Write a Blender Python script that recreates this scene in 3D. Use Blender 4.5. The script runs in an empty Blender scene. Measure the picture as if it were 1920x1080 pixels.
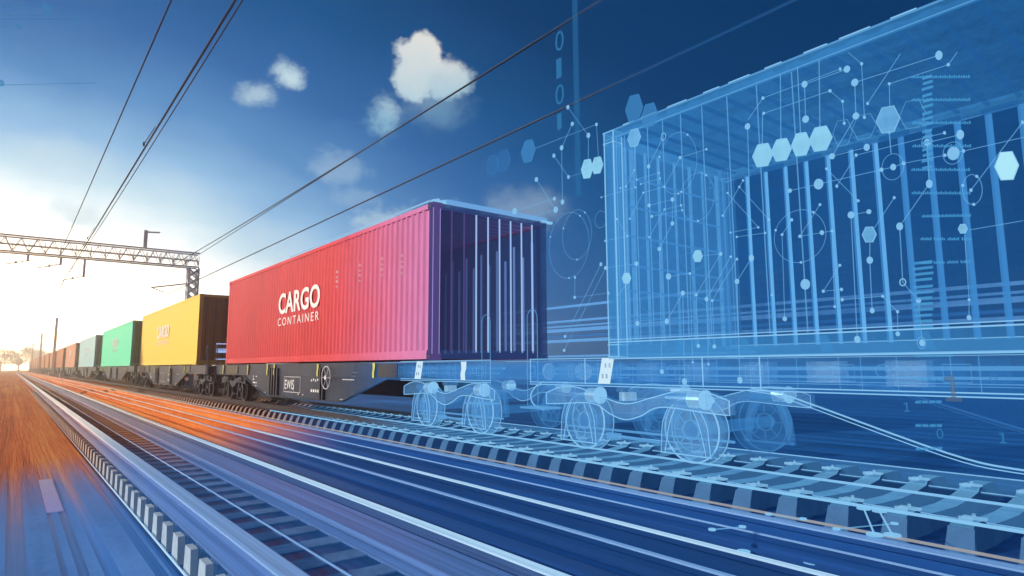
import bpy, math, random
from mathutils import Vector, Matrix
random.seed(7)
R = math.radians
sc = bpy.context.scene
COL = sc.collection

# ------------------------------------------------------------------ camera
cd = bpy.data.cameras.new('camera')
cam = bpy.data.objects.new('camera', cd); COL.objects.link(cam)
cd.sensor_width = 36; cd.lens = 36 * 1171.1 / 1920
cd.clip_start = 0.05; cd.clip_end = 5000
YAW, PITCH = 0.673, 0.1242
fw = Vector((math.sin(YAW) * math.cos(PITCH), math.cos(YAW) * math.cos(PITCH), math.sin(PITCH)))
cam.location = (0, 0, 1.003)
cam.rotation_euler = fw.to_track_quat('-Z', 'Y').to_euler()
cam.rotation_euler.rotate_axis('Z', -0.0049)
sc.camera = cam

# ------------------------------------------------------------------ world
SUN_AZ, SUN_EL = -70.0, 22.0            # degrees from the track direction (+Y), minus = left
w = bpy.data.worlds.new('World'); sc.world = w; w.use_nodes = True
nt = w.node_tree; nt.nodes.clear()
def N(tree, typ, **kw):
    n = tree.nodes.new(typ)
    for k, v in kw.items(): setattr(n, k, v)
    return n
def M_(tree, op, a, b=None, c=None, clamp=False):
    n = tree.nodes.new('ShaderNodeMath'); n.operation = op; n.use_clamp = clamp
    for i, x in enumerate((a, b, c)):
        if x is None: continue
        if isinstance(x, (int, float)): n.inputs[i].default_value = x
        else: tree.links.new(x, n.inputs[i])
    return n.outputs[0]
def RAMP(tree, fac, stops, interp='LINEAR'):
    n = tree.nodes.new('ShaderNodeValToRGB'); cr = n.color_ramp; cr.interpolation = interp
    while len(cr.elements) < len(stops): cr.elements.new(0.5)
    for e, (p, c) in zip(cr.elements, stops):
        e.position = p; e.color = (*c, 1) if len(c) == 3 else c
    tree.links.new(fac, n.inputs[0]); return n.outputs[0]
def MIXC(tree, fac, a, b, mode='MIX'):
    n = tree.nodes.new('ShaderNodeMix'); n.data_type = 'RGBA'; n.blend_type = mode
    for s, x in ((0, fac), (6, a), (7, b)):
        if isinstance(x, (int, float)): n.inputs[s].default_value = x
        elif isinstance(x, tuple): n.inputs[s].default_value = (*x, 1)
        else: tree.links.new(x, n.inputs[s])
    return n.outputs[2]
def NOISE(tree, vec, scale, detail=4, rough=.55, dist=0.0):
    n = tree.nodes.new('ShaderNodeTexNoise')
    n.inputs['Scale'].default_value = scale; n.inputs['Detail'].default_value = detail
    n.inputs['Roughness'].default_value = rough; n.inputs['Distortion'].default_value = dist
    if vec is not None: tree.links.new(vec, n.inputs['Vector'])
    return n.outputs['Fac']
def VSCALE(tree, vec, s):
    n = tree.nodes.new('ShaderNodeVectorMath'); n.operation = 'MULTIPLY'
    tree.links.new(vec, n.inputs[0]); n.inputs[1].default_value = s; return n.outputs[0]
def SMOOTH(tree, x, a, b):
    n = tree.nodes.new('ShaderNodeMapRange'); n.interpolation_type = 'SMOOTHSTEP'
    tree.links.new(x, n.inputs[0]); n.inputs[1].default_value = a; n.inputs[2].default_value = b
    return n.outputs[0]

tc = N(nt, 'ShaderNodeTexCoord'); gen = tc.outputs['Generated']
sep = N(nt, 'ShaderNodeSeparateXYZ'); nt.links.new(gen, sep.inputs[0])
az = M_(nt, 'MULTIPLY', M_(nt, 'ARCTAN2', sep.outputs[0], sep.outputs[1]), 57.2958)
el = M_(nt, 'MULTIPLY', M_(nt, 'ARCSINE', sep.outputs[2]), 57.2958)
wob = NOISE(nt, VSCALE(nt, gen, (3, 3, 7)), 1.6, 3)
el_a = M_(nt, 'ABSOLUTE', el)
v2 = M_(nt, 'ADD', M_(nt, 'POWER', el_a, 2), M_(nt, 'POWER', M_(nt, 'MULTIPLY', M_(nt, 'SUBTRACT', az, -3.0), 0.56), 2))
vv = M_(nt, 'SQRT', v2)
vv = M_(nt, 'ADD', vv, M_(nt, 'MULTIPLY', M_(nt, 'SUBTRACT', wob, 0.5), 4.0))
sky_col = RAMP(nt, M_(nt, 'DIVIDE', vv, 60.0), [
    (0.0, (10.0, 7.6, 4.6)), (0.10, (5.0, 4.0, 2.7)), (0.195, (1.25, 1.28, 1.25)), (0.245, (.62, .84, .95)),
    (0.30, (.27, .52, .80)), (0.36, (.085, .27, .57)), (0.44, (.024, .135, .38)),
    (0.53, (.004, .085, .26)), (0.64, (.0015, .043, .145)), (0.80, (.001, .034, .120))])
# clouds: lobes in (azimuth, elevation), edges torn by noise
cn = NOISE(nt, VSCALE(nt, gen, (1, 1, 1.3)), 30.0, 9, .70)
cn2 = NOISE(nt, VSCALE(nt, gen, (1, 1, 1)), 13.0, 5, .6)
def lobe(a, e, ra, re, amp=1.0, soft=1.0, rough=.8):
    rough = rough * 2.2
    da = M_(nt, 'DIVIDE', M_(nt, 'SUBTRACT', az, a), ra)
    de = M_(nt, 'DIVIDE', M_(nt, 'SUBTRACT', el, e), re)
    d = M_(nt, 'SQRT', M_(nt, 'ADD', M_(nt, 'MULTIPLY', da, da), M_(nt, 'MULTIPLY', de, de)))
    d = M_(nt, 'ADD', d, M_(nt, 'MULTIPLY', M_(nt, 'SUBTRACT', cn, .5), rough))
    d = M_(nt, 'ADD', d, M_(nt, 'MULTIPLY', M_(nt, 'SUBTRACT', cn2, .5), rough * .9))
    n = N(nt, 'ShaderNodeMapRange', interpolation_type='SMOOTHSTEP')
    nt.links.new(d, n.inputs[0]); n.inputs[1].default_value = 1.0 + .18 * soft; n.inputs[2].default_value = 1.0 - .55 * soft
    n.inputs[3].default_value = 0; n.inputs[4].default_value = amp
    return n.outputs[0]
def vmax(items):
    o = items[0]
    for i in items[1:]: o = M_(nt, 'MAXIMUM', o, i)
    return o
big = vmax([lobe(30.0, 27.2, 2.3, 1.9, 1, .5, .5), lobe(31.8, 25.6, 3.0, 2.0, .95, .9, .6), lobe(29.2, 25.2, 2.2, 2.3, 1, .6, .5),
            lobe(26.9, 22.3, 1.8, 2.2, .75, 1.5, .9), lobe(31.0, 23.4, 3.6, 2.2, .34, 1.7, .6)])
small = vmax([lobe(18.1, 24.3, 1.25, 1.1, .9, 1.7, 1.1), lobe(17.3, 25.0, .8, .9, .7, 1.7, 1.1), lobe(15.5, 22.7, 1.5, .9, .62, 1.7, 1.1),
              lobe(22.9, 17.3, 3.2, 1.4, .3, 1.6, 1.2), lobe(24.5, 15.0, 2.6, 1.0, .22, 1.6, 1.2), lobe(1.7, 15.7, 3.4, 1.5, .35, 1.6, .8), lobe(3.3, 11.4, 2.6, 1.3, .7, 1.2, .6),
              lobe(28.7, 12.0, 5.0, 2.6, .55, 1.6, 1.2), lobe(39.5, 14.2, 4.2, 2.2, .30, 1.4, .5)])
shade = M_(nt, 'ADD', M_(nt, 'DIVIDE', M_(nt, 'SUBTRACT', el, 22.0), 6.0), M_(nt, 'MULTIPLY', M_(nt, 'SUBTRACT', cn2, .5), 1.1), clamp=True)
big_col = MIXC(nt, shade, (.34, .62, .76), (.80, .80, .76))
sky1 = MIXC(nt, big, sky_col, big_col)
sky2 = MIXC(nt, small, sky1, (.62, .80, .86))
bg = N(nt, 'ShaderNodeBackground'); nt.links.new(sky2, bg.inputs[0]); bg.inputs[1].default_value = 1.0
sky = N(nt, 'ShaderNodeTexSky', sky_type='NISHITA'); sky.sun_disc = False
sky.sun_elevation = R(SUN_EL); sky.sun_rotation = R(SUN_AZ); sky.air_density = .6; sky.dust_density = .2; sky.ozone_density = 4
skb = MIXC(nt, 1.0, sky.outputs[0], (.01, .05, .11), 'MULTIPLY')
bg2 = N(nt, 'ShaderNodeBackground'); nt.links.new(skb, bg2.inputs[0]); bg2.inputs[1].default_value = 0.05
addw = N(nt, 'ShaderNodeAddShader'); nt.links.new(bg.outputs[0], addw.inputs[0]); nt.links.new(bg2.outputs[0], addw.inputs[1])
wo = N(nt, 'ShaderNodeOutputWorld'); nt.links.new(addw.outputs[0], wo.inputs[0])

# ------------------------------------------------------------------ sun, exposure
sd = bpy.data.lights.new('sun', 'SUN'); so = bpy.data.objects.new('sun', sd); COL.objects.link(so)
sd.energy = 4.6; sd.angle = R(0.5); sd.color = (1, .92, .80)
sdir = Vector((math.sin(R(SUN_AZ)) * math.cos(R(SUN_EL)), math.cos(R(SUN_AZ)) * math.cos(R(SUN_EL)), math.sin(R(SUN_EL))))
so.rotation_euler = sdir.to_track_quat('Z', 'Y').to_euler()
sc.view_settings.view_transform = 'Standard'; sc.view_settings.look = 'None'
sc.view_settings.exposure = 0.0; sc.view_settings.gamma = 1.0
try:
    sc.cycles.transparent_max_bounces = 40; sc.cycles.max_bounces = 8; sc.cycles.use_denoising = True
    sc.cycles.volume_bounces = 1; sc.cycles.volume_step_rate = 8; sc.cycles.sample_clamp_indirect = 6
except Exception: pass

# ------------------------------------------------------------------ materials
def new_mat(name):
    m = bpy.data.materials.new(name); m.use_nodes = True; t = m.node_tree; t.nodes.clear()
    o = t.nodes.new('ShaderNodeOutputMaterial'); return m, t, o
def pos_of(t): return t.nodes.new('ShaderNodeNewGeometry').outputs['Position']
def principled(t, color, rough=.5, metal=0.0, spec=.5):
    p = t.nodes.new('ShaderNodeBsdfPrincipled')
    for key, x in (('Base Color', color), ('Roughness', rough), ('Metallic', metal), ('Specular IOR Level', spec)):
        if isinstance(x, (int, float)): p.inputs[key].default_value = x
        elif isinstance(x, tuple): p.inputs[key].default_value = (*x, 1)
        else: t.links.new(x, p.inputs[key])
    return p
def noisy(t, color, amt=.25, scale=3.0, stretch=(1, 1, 1), dirt=None):
    """colour with real weathering: broad stains plus fine grain"""
    p = VSCALE(t, pos_of(t), stretch)
    a = NOISE(t, p, scale, 6, .65); b = NOISE(t, p, scale * 9, 3, .6)
    f = M_(t, 'ADD', M_(t, 'MULTIPLY', a, .65), M_(t, 'MULTIPLY', b, .35))
    lo = tuple(c * (1 - amt) for c in color); hi = tuple(min(1, c * (1 + amt)) for c in color)
    c = RAMP(t, f, [(.3, dirt or lo), (.5, color), (.7, hi)])
    return c
def paint(name, color, rough=.42, metal=0.0, amt=.18, scale=1.2, stretch=(1, 1, .35), dirt=None):
    m, t, o = new_mat(name)
    p = principled(t, noisy(t, color, amt, scale, stretch, dirt), rough, metal)
    t.links.new(p.outputs[0], o.inputs[0]); return m
def holo_shader(t, color, alpha, emit, grain=0.0):
    """projected light: glows a little and lets most of what lies behind it through"""
    e = t.nodes.new('ShaderNodeEmission'); e.inputs[0].default_value = (*color, 1); e.inputs[1].default_value = emit
    tr = t.nodes.new('ShaderNodeBsdfTransparent')
    mx = t.nodes.new('ShaderNodeMixShader'); mx.inputs[0].default_value = alpha
    t.links.new(tr.outputs[0], mx.inputs[1]); t.links.new(e.outputs[0], mx.inputs[2])
    if grain:                                    # uneven light: streaks along the track, upright scratches and broad clouds
        p = pos_of(t)
        a = NOISE(t, VSCALE(t, p, (3, .35, 9)), 1.5, 4, .65); c = NOISE(t, VSCALE(t, p, (1, 1, 1)), 1.1, 3, .5); d = NOISE(t, VSCALE(t, p, (7, 7, .5)), 2.2, 3, .6)
        f = M_(t, 'ADD', M_(t, 'MULTIPLY', a, .35), M_(t, 'ADD', M_(t, 'MULTIPLY', c, .35), M_(t, 'MULTIPLY', d, .3)))
        f = M_(t, 'ADD', 1.0, M_(t, 'MULTIPLY', M_(t, 'SUBTRACT', f, .5), grain * 5))
        s = t.nodes.new('ShaderNodeSeparateXYZ'); t.links.new(p, s.inputs[0])
        f = M_(t, 'MULTIPLY', f, M_(t, 'ADD', .42, M_(t, 'MULTIPLY', SMOOTH(t, s.outputs[1], -.3, 4.4), .58)))    # the projection weakens along the wagon
        t.links.new(M_(t, 'MULTIPLY', f, alpha, clamp=True), mx.inputs[0])
    return mx.outputs[0]
def glassy(name, color, alpha, grain, k=.16):
    m, t, o = new_mat(name)
    g = t.nodes.new('ShaderNodeBsdfGlossy'); g.inputs[0].default_value = (.42, .75, 1, 1); g.inputs[1].default_value = .28
    mx = t.nodes.new('ShaderNodeMixShader'); mx.inputs[0].default_value = k
    t.links.new(holo_shader(t, color, alpha, 1.0, grain), mx.inputs[1]); t.links.new(g.outputs[0], mx.inputs[2]); t.links.new(mx.outputs[0], o.inputs[0])
    try: m.cycles.emission_sampling = 'NONE'
    except Exception: pass
    return m
def fade_holo(name, color, alpha):
    m, t, o = new_mat(name)
    mx = t.nodes.new('ShaderNodeMixShader'); t.links.new(blend_fac(t, G0 - 1, G1, GX), mx.inputs[0])
    tr = t.nodes.new('ShaderNodeBsdfTransparent'); t.links.new(holo_shader(t, color, alpha, 1.0, .8), mx.inputs[1]); t.links.new(tr.outputs[0], mx.inputs[2]); t.links.new(mx.outputs[0], o.inputs[0])
    return m
def holo(name, color, alpha=.3, emit=1.0, grain=None):
    if grain is None: grain = .55 if name.startswith(('glass', 'projected', 'clear', 'navy', 'bright hex', 'mid hex')) else 0
    m, t, o = new_mat(name); t.links.new(holo_shader(t, color, alpha, emit, grain), o.inputs[0])
    try: m.cycles.emission_sampling = 'NONE'
    except Exception: pass
    return m
def blend_fac(t, y0, y1, xk=0.0, amp=1.2):
    """0 on the projected (near) half of the place, 1 on the solid half beyond"""
    p = pos_of(t); s = t.nodes.new('ShaderNodeSeparateXYZ'); t.links.new(p, s.inputs[0])
    q = M_(t, 'SUBTRACT', s.outputs[1], M_(t, 'MULTIPLY', s.outputs[0], xk))
    if xk: q = M_(t, 'SUBTRACT', q, M_(t, 'MULTIPLY', M_(t, 'MAXIMUM', M_(t, 'SUBTRACT', s.outputs[0], 6.2), 0.0), 3.2))
    nz = NOISE(t, VSCALE(t, p, (.8, .35, .8)), 1.0, 3)
    q = M_(t, 'ADD', q, M_(t, 'MULTIPLY', M_(t, 'SUBTRACT', nz, .5), amp))
    return SMOOTH(t, q, y0, y1)
def trans(name, color, rough, metal, hcol, halpha, hemit, y0, y1, xk=0.0, amt=.2, scale=1.2, stretch=(1, 1, .4), solid=None):
    m, t, o = new_mat(name)
    p = principled(t, noisy(t, color, amt, scale, stretch), rough, metal, .3)
    if solid:                                   # the projected half keeps a solid coloured body with a glow
        q = principled(t, noisy(t, solid, amt, scale, stretch), max(.45, rough), 0, .12); t.links.new(noisy(t, hcol, min(.8, amt * 1.3), scale, stretch), q.inputs['Emission Color']); q.inputs['Emission Strength'].default_value = hemit
        h = q.outputs[0]
    else: h = holo_shader(t, hcol, halpha, hemit)
    mx = t.nodes.new('ShaderNodeMixShader'); t.links.new(blend_fac(t, y0, y1, xk), mx.inputs[0])
    t.links.new(h, mx.inputs[1]); t.links.new(p.outputs[0], mx.inputs[2])
    t.links.new(mx.outputs[0], o.inputs[0])
    try: m.cycles.emission_sampling = 'NONE'
    except Exception: pass
    return m

MT = {}
RED = (.62, .040, .050); LILAC = (.62, .22, .55)
MT['red'] = trans('red paint turning lilac', RED, .45, 0, (.50, .25, .60), 1, .05, 7.6, 13.2, 0, .17, 1.3, (1, 1, .22), solid=(.50, .19, .42))
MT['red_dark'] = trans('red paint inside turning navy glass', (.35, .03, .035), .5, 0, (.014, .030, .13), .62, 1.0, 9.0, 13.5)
MT['red_roof'] = trans('red roof turning purple glass', (.55, .04, .045), .5, 0, (.05, .055, .20), .85, 1.0, 9.5, 14.0)
def tint_end():
    m, t, o = new_mat('navy tinted glass end'); p = pos_of(t); sx = t.nodes.new('ShaderNodeSeparateXYZ'); t.links.new(p, sx.inputs[0])
    f = t.nodes.new('ShaderNodeMapRange'); t.links.new(sx.outputs[0], f.inputs[0])
    for i, x in ((1, 5.2), (2, 7.6), (3, .80), (4, .22)): f.inputs[i].default_value = x
    e = t.nodes.new('ShaderNodeEmission'); e.inputs[0].default_value = (.014, .020, .08, 1); tr = t.nodes.new('ShaderNodeBsdfTransparent'); mx = t.nodes.new('ShaderNodeMixShader')
    t.links.new(f.outputs[0], mx.inputs[0]); t.links.new(tr.outputs[0], mx.inputs[1]); t.links.new(e.outputs[0], mx.inputs[2]); t.links.new(mx.outputs[0], o.inputs[0]); return m
MT['tint_end'] = tint_end()
MT['rib_lilac'] = trans('lilac light ribs', (.4, .05, .08), .4, 0, (.20, .38, .92), .8, 1.4, 10.5, 14)
MT['rib_white'] = holo('white blue light ribs', (.38, .58, 1.0), .85, .9)
MT['edge_lilac'] = holo('dark lilac corner', (.075, .055, .20), .82, 1.0)
MT['edge_line'] = holo('lilac corner light', (.36, .33, .75), .8, 1.0)
MT['end_rail'] = holo('navy glass frame', (.016, .040, .15), .6, 1.0)
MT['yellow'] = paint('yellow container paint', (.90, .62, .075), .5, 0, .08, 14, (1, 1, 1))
MT['yellow_end'] = paint('shaded yellow container end', (.42, .20, .03), .5, 0, .2)  # end colours hold the shade: darker copies of the side paints
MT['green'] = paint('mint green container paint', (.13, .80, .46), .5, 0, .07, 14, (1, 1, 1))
MT['green_end'] = paint('shaded green container end', (.10, .26, .08), .5, 0, .2)
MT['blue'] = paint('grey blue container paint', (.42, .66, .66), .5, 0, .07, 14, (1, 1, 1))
MT['blue_end'] = paint('shaded grey blue container end', (.26, .24, .14), .5, 0, .2)
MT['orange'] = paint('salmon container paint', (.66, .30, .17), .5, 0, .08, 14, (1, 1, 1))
MT['orange_end'] = paint('shaded orange container end', (.34, .20, .10), .5, 0, .2)
MT['rust'] = paint('rust orange container paint', (.55, .20, .07), .55, 0, .2)
MT['white'] = paint('white lettering paint', (.86, .86, .84), .5, 0, .03)
MT['steel'] = paint('dark wagon steel', (.038, .048, .066), .42, .2, .35, 2.0)
MT['wheel'] = paint('worn wheel steel', (.06, .06, .065), .4, .6, .4, 4.0)
MT['tread'] = paint('polished tread', (.35, .34, .33), .3, .9, .2, 4.0)
MT['lock'] = paint('pale yellow lock paint', (.62, .60, .12), .5, 0, .2)
MT['wagon'] = trans('wagon steel turning to light', (.042, .056, .080), .42, .2, (.045, .21, .55), .24, 1.0, 9.7, 12.8, 0, .35, 2.0)
MT['gold'] = trans('pale cable', (.60, .52, .46), .45, 0, (.52, .53, .55), .9, .55, 3.0, 11.0, .85, .1, solid=(.04, .05, .07))
MT['h_beam'] = holo('glass deck beam', (.036, .22, .60), .17, 1.0, .8)
MT['h_sill'] = holo('glass side sill', (.012, .085, .30), .30, 1.0)
MT['h_body'] = glassy('glass bogie body', (.06, .30, .70), .18, .8, .12)
MT['h_disc'] = glassy('glass wheel disc', (.12, .42, .82), .12, .9, .10)
MT['h_edge'] = holo('bright light edge', (.26, .60, .95), .85, .95)
MT['h_dim'] = holo('dim light edge', (.06, .26, .62), .32, .9)
MT['h_wheel2'] = holo('glass far wheel', (.05, .24, .58), .10, 1.0)
MT['h_thin'] = holo('soft light edge', (.12, .40, .80), .6, .9)
MT['h_white'] = holo('white hot light', (.70, .92, 1.0), .95, 1.0)
MT['h_barrel'] = glassy('pale light barrel', (.36, .70, .97), .42, .8, .30)
MT['h_plate'] = holo('pale light plate', (.62, .84, .98), .9, 1.0)
MT['h_side'] = holo('clear projected wall', (.05, .25, .60), .07, 1.0)
MT['h_roof'] = holo('projected roof', (.034, .22, .58), .54, 1.0, .7)
MT['h_roofrib'] = holo('projected roof rib', (.010, .095, .32), .5, 1.0)
MT['h_wall'] = holo('projected back wall', (.004, .070, .27), .66, 1.0)
MT['h_rib'] = holo('projected wall rib', (.14, .47, .90), .72, 1.0, .35)
MT['h_rib2'] = holo('dim projected wall rib', (.05, .25, .62), .55, 1.0)
MT['h_end'] = holo('projected end wall', (.035, .20, .52), .45, 1.0)
MT['h_endrib'] = holo('projected end rib', (.10, .38, .78), .38, 1.0)
MT['h_rail'] = holo('projected frame rail', (.05, .27, .62), .42, 1.0)
MT['h_pipe'] = holo('glowing pipe', (.16, .44, .90), .6, .9)
MT['h_pipe2'] = holo('dim glowing pipe', (.05, .22, .60), .45, .9)
MT['n_line'] = holo('network line light', (.18, .50, .88), .36, 1.0)
MT['n_node'] = holo('network node light', (.24, .57, .90), .68, 1.0)
MT['hex0'] = holo('bright hexagon light', (.28, .65, .90), .80, 1.0)
MT['hex1'] = holo('mid hexagon light', (.16, .46, .80), .75, 1.0)
MT['hex2'] = holo('dim hexagon light', (.05, .24, .55), .5, 1.0)
MT['hex3'] = holo('faint hexagon light', (.03, .16, .42), .4, 1.0)
MT['hex4'] = holo('brightest hexagon light', (.42, .82, .96), .92, 1.0)
MT['tick'] = holo('tick light', (.07, .34, .68), .5, 1.0)
MT['digit'] = holo('dim digit light', (.035, .21, .46), .45, 1.0)
MT['amber'] = holo('amber digit light', (.10, .15, .21), .38, 1.0)
MT['column'] = holo('light column', (.025, .16, .38), .28, 1.0)
MT['gantry'] = paint('glare paled gantry steel', (.80, .78, .76), .6, 0, .1)  # glare put into the colour: steel paled to look washed out
MT['wire'] = trans('overhead wire fading to light', (.03, .04, .065), .6, .0, (.02, .10, .28), .35, 1.0, 5.0, 9, 0, .1)
MT['leaf'] = paint('leaf', (.07, .06, .02), .7, 0, .4, .6, (1, 1, 1))
MT['bark'] = paint('bark', (.10, .06, .04), .8)
MT['pale'] = paint('white marker paint', (.80, .76, .66), .6, 0, .06)
MT['hall'] = paint('distant pale wall', (.46, .32, .24), .7, 0, .2, .2)
GX = .85; G0, G1 = 5.2, 11.0             # the ground changes from projected light to rusty, sunset-coloured ballast across this band
MT['steel_rail'] = trans('polished rail turning to light', (.56, .52, .58), .30, .6, (.14, .33, .68), .9, .42, G0, G1 + 2, GX, .40, 1, (26, .07, 26), solid=(.12, .22, .40))
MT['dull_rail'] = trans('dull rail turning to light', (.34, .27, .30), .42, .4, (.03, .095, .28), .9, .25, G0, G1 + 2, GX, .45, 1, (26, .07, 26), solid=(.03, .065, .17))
MT['bright_rail'] = trans('bright polished rail turning to light', (.62, .56, .58), .28, .5, (.34, .60, .86), .9, .72, G0, G1 + 2, GX, .25, 1, (22, .07, 22), solid=(.20, .28, .36))
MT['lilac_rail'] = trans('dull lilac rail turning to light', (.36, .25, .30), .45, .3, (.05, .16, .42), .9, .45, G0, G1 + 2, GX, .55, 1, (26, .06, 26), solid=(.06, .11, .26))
MT['glass_rail'] = trans('rail turning to glass', (.10, .08, .08), .4, .6, (.10, .36, .75), .16, .9, 9.5, 13.5, 0)
MT['sleeper_near'] = trans('brown concrete sleeper', (.40, .19, .09), .8, 0, (.03, .11, .28), .9, .55, G0, G1, GX, .3, 3, (1, 1, 1), solid=(.06, .10, .20))
MT['sleeper_end'] = trans('pale sleeper end', (.42, .30, .24), .7, 0, (.34, .52, .70), .95, .14, G0, G1, GX, .15, 5, (1, 1, 1), solid=(.30, .38, .46))
MT['sleeper_far'] = trans('concrete sleeper turning to light', (.34, .20, .14), .8, 0, (.10, .33, .60), .9, .50, G0 + 1, G1 + 3, GX, .15, 5, (1, 1, 1), solid=(.06, .15, .24))
MT['sleeper_cap'] = trans('shaded concrete sleeper end turning to light', (.30, .18, .13), .8, 0, (.035, .15, .38), .9, .55, G0 + 1, G1 + 3, GX, .15, 5, (1, 1, 1), solid=(.03, .07, .13))  # shade put into the end face colour
MT['sleeper_side'] = trans('sleeper side with painted shade turning to light', (.12, .075, .055), .85, 0, (.012, .06, .19), .9, .6, G0 + 1, G1 + 3, GX, .2, 5, (1, 1, 1), solid=(.012, .03, .07))  # shade painted into the side faces, darker than the top
MT['clip'] = fade_holo('glass rail clip', (.24, .54, .84), .6)
MT['near_edge'] = fade_holo('glowing rail edge', (.24, .56, .92), .85)
# warning stripes
def stripes():
    m, t, o = new_mat('diagonal warning stripes')
    p = pos_of(t); s = N(t, 'ShaderNodeSeparateXYZ'); t.links.new(p, s.inputs[0])
    k = M_(t, 'FRACT', M_(t, 'MULTIPLY', M_(t, 'ADD', s.outputs[1], s.outputs[2]), 9.0))
    c = RAMP(t, k, [(0, (.02, .02, .022)), (.62, (.20, .17, .08))], 'CONSTANT')
    b = principled(t, c, .5); t.links.new(b.outputs[0], o.inputs[0]); return m
MT['stripes'] = stripes()
# ground: rusty ballast streaked along the track, sunset orange put into its colour, blue projected floor near
def ground_mat(name, real, real2, holo_c, holo_e, streak=1.0, hrough=.38):
    m, t, o = new_mat(name)
    p = pos_of(t)
    s1 = NOISE(t, VSCALE(t, p, (9.0, .05, 1)), 1.0, 5, .7)
    s2 = NOISE(t, VSCALE(t, p, (2.2, .04, 1)), 1.0, 4, .6)
    g = NOISE(t, VSCALE(t, p, (34, .9, 1)), 1.0, 5, .75)
    lump = NOISE(t, VSCALE(t, p, (.8, .14, 1)), 1.0, 4, .6)
    f = M_(t, 'ADD', M_(t, 'MULTIPLY', s1, .45), M_(t, 'ADD', M_(t, 'MULTIPLY', s2, .3), M_(t, 'ADD', M_(t, 'MULTIPLY', g, .22), M_(t, 'MULTIPLY', lump, .15))))
    c = RAMP(t, f, [(.40, tuple(x * .25 for x in real)), (.53, real), (.66, real2)])
    b = principled(t, c, .75, 0, .1)
    bp = N(t, 'ShaderNodeBump'); bp.inputs['Strength'].default_value = .5; bp.inputs['Distance'].default_value = .03
    t.links.new(g, bp.inputs['Height']); t.links.new(bp.outputs[0], b.inputs['Normal'])
    f2 = M_(t, 'ADD', M_(t, 'MULTIPLY', s1, .6), M_(t, 'MULTIPLY', s2, .4))
    hc = RAMP(t, f2, [(.38, tuple(x * .55 for x in holo_c)), (.52, holo_c), (.66, tuple(min(1, x * 2.0) for x in holo_c)), (.74, tuple(min(1, x * 4.0 + .01) for x in holo_c))])
    h = principled(t, hc, hrough + .1, 0, .12)
    t.links.new(hc, h.inputs['Emission Color']); h.inputs['Emission Strength'].default_value = holo_e
    mx = N(t, 'ShaderNodeMixShader'); t.links.new(blend_fac(t, G0, G1, GX, 2.2), mx.inputs[0])
    t.links.new(h.outputs[0], mx.inputs[1]); t.links.new(b.outputs[0], mx.inputs[2]); t.links.new(mx.outputs[0], o.inputs[0])
    try: m.cycles.emission_sampling = 'NONE'
    except Exception: pass
    return m
MT['ground'] = ground_mat('rusty sunset ballast and blue floor', (.66, .145, .020), (.86, .34, .075), (.012, .085, .27), .42)
MT['bed'] = ground_mat('track bed', (.46, .115, .020), (.62, .20, .04), (.008, .050, .165), .40)
MT['bed_dark'] = ground_mat('dark slab', (.56, .125, .020), (.76, .27, .06), (.004, .034, .14), .40, 1, .34)

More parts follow.
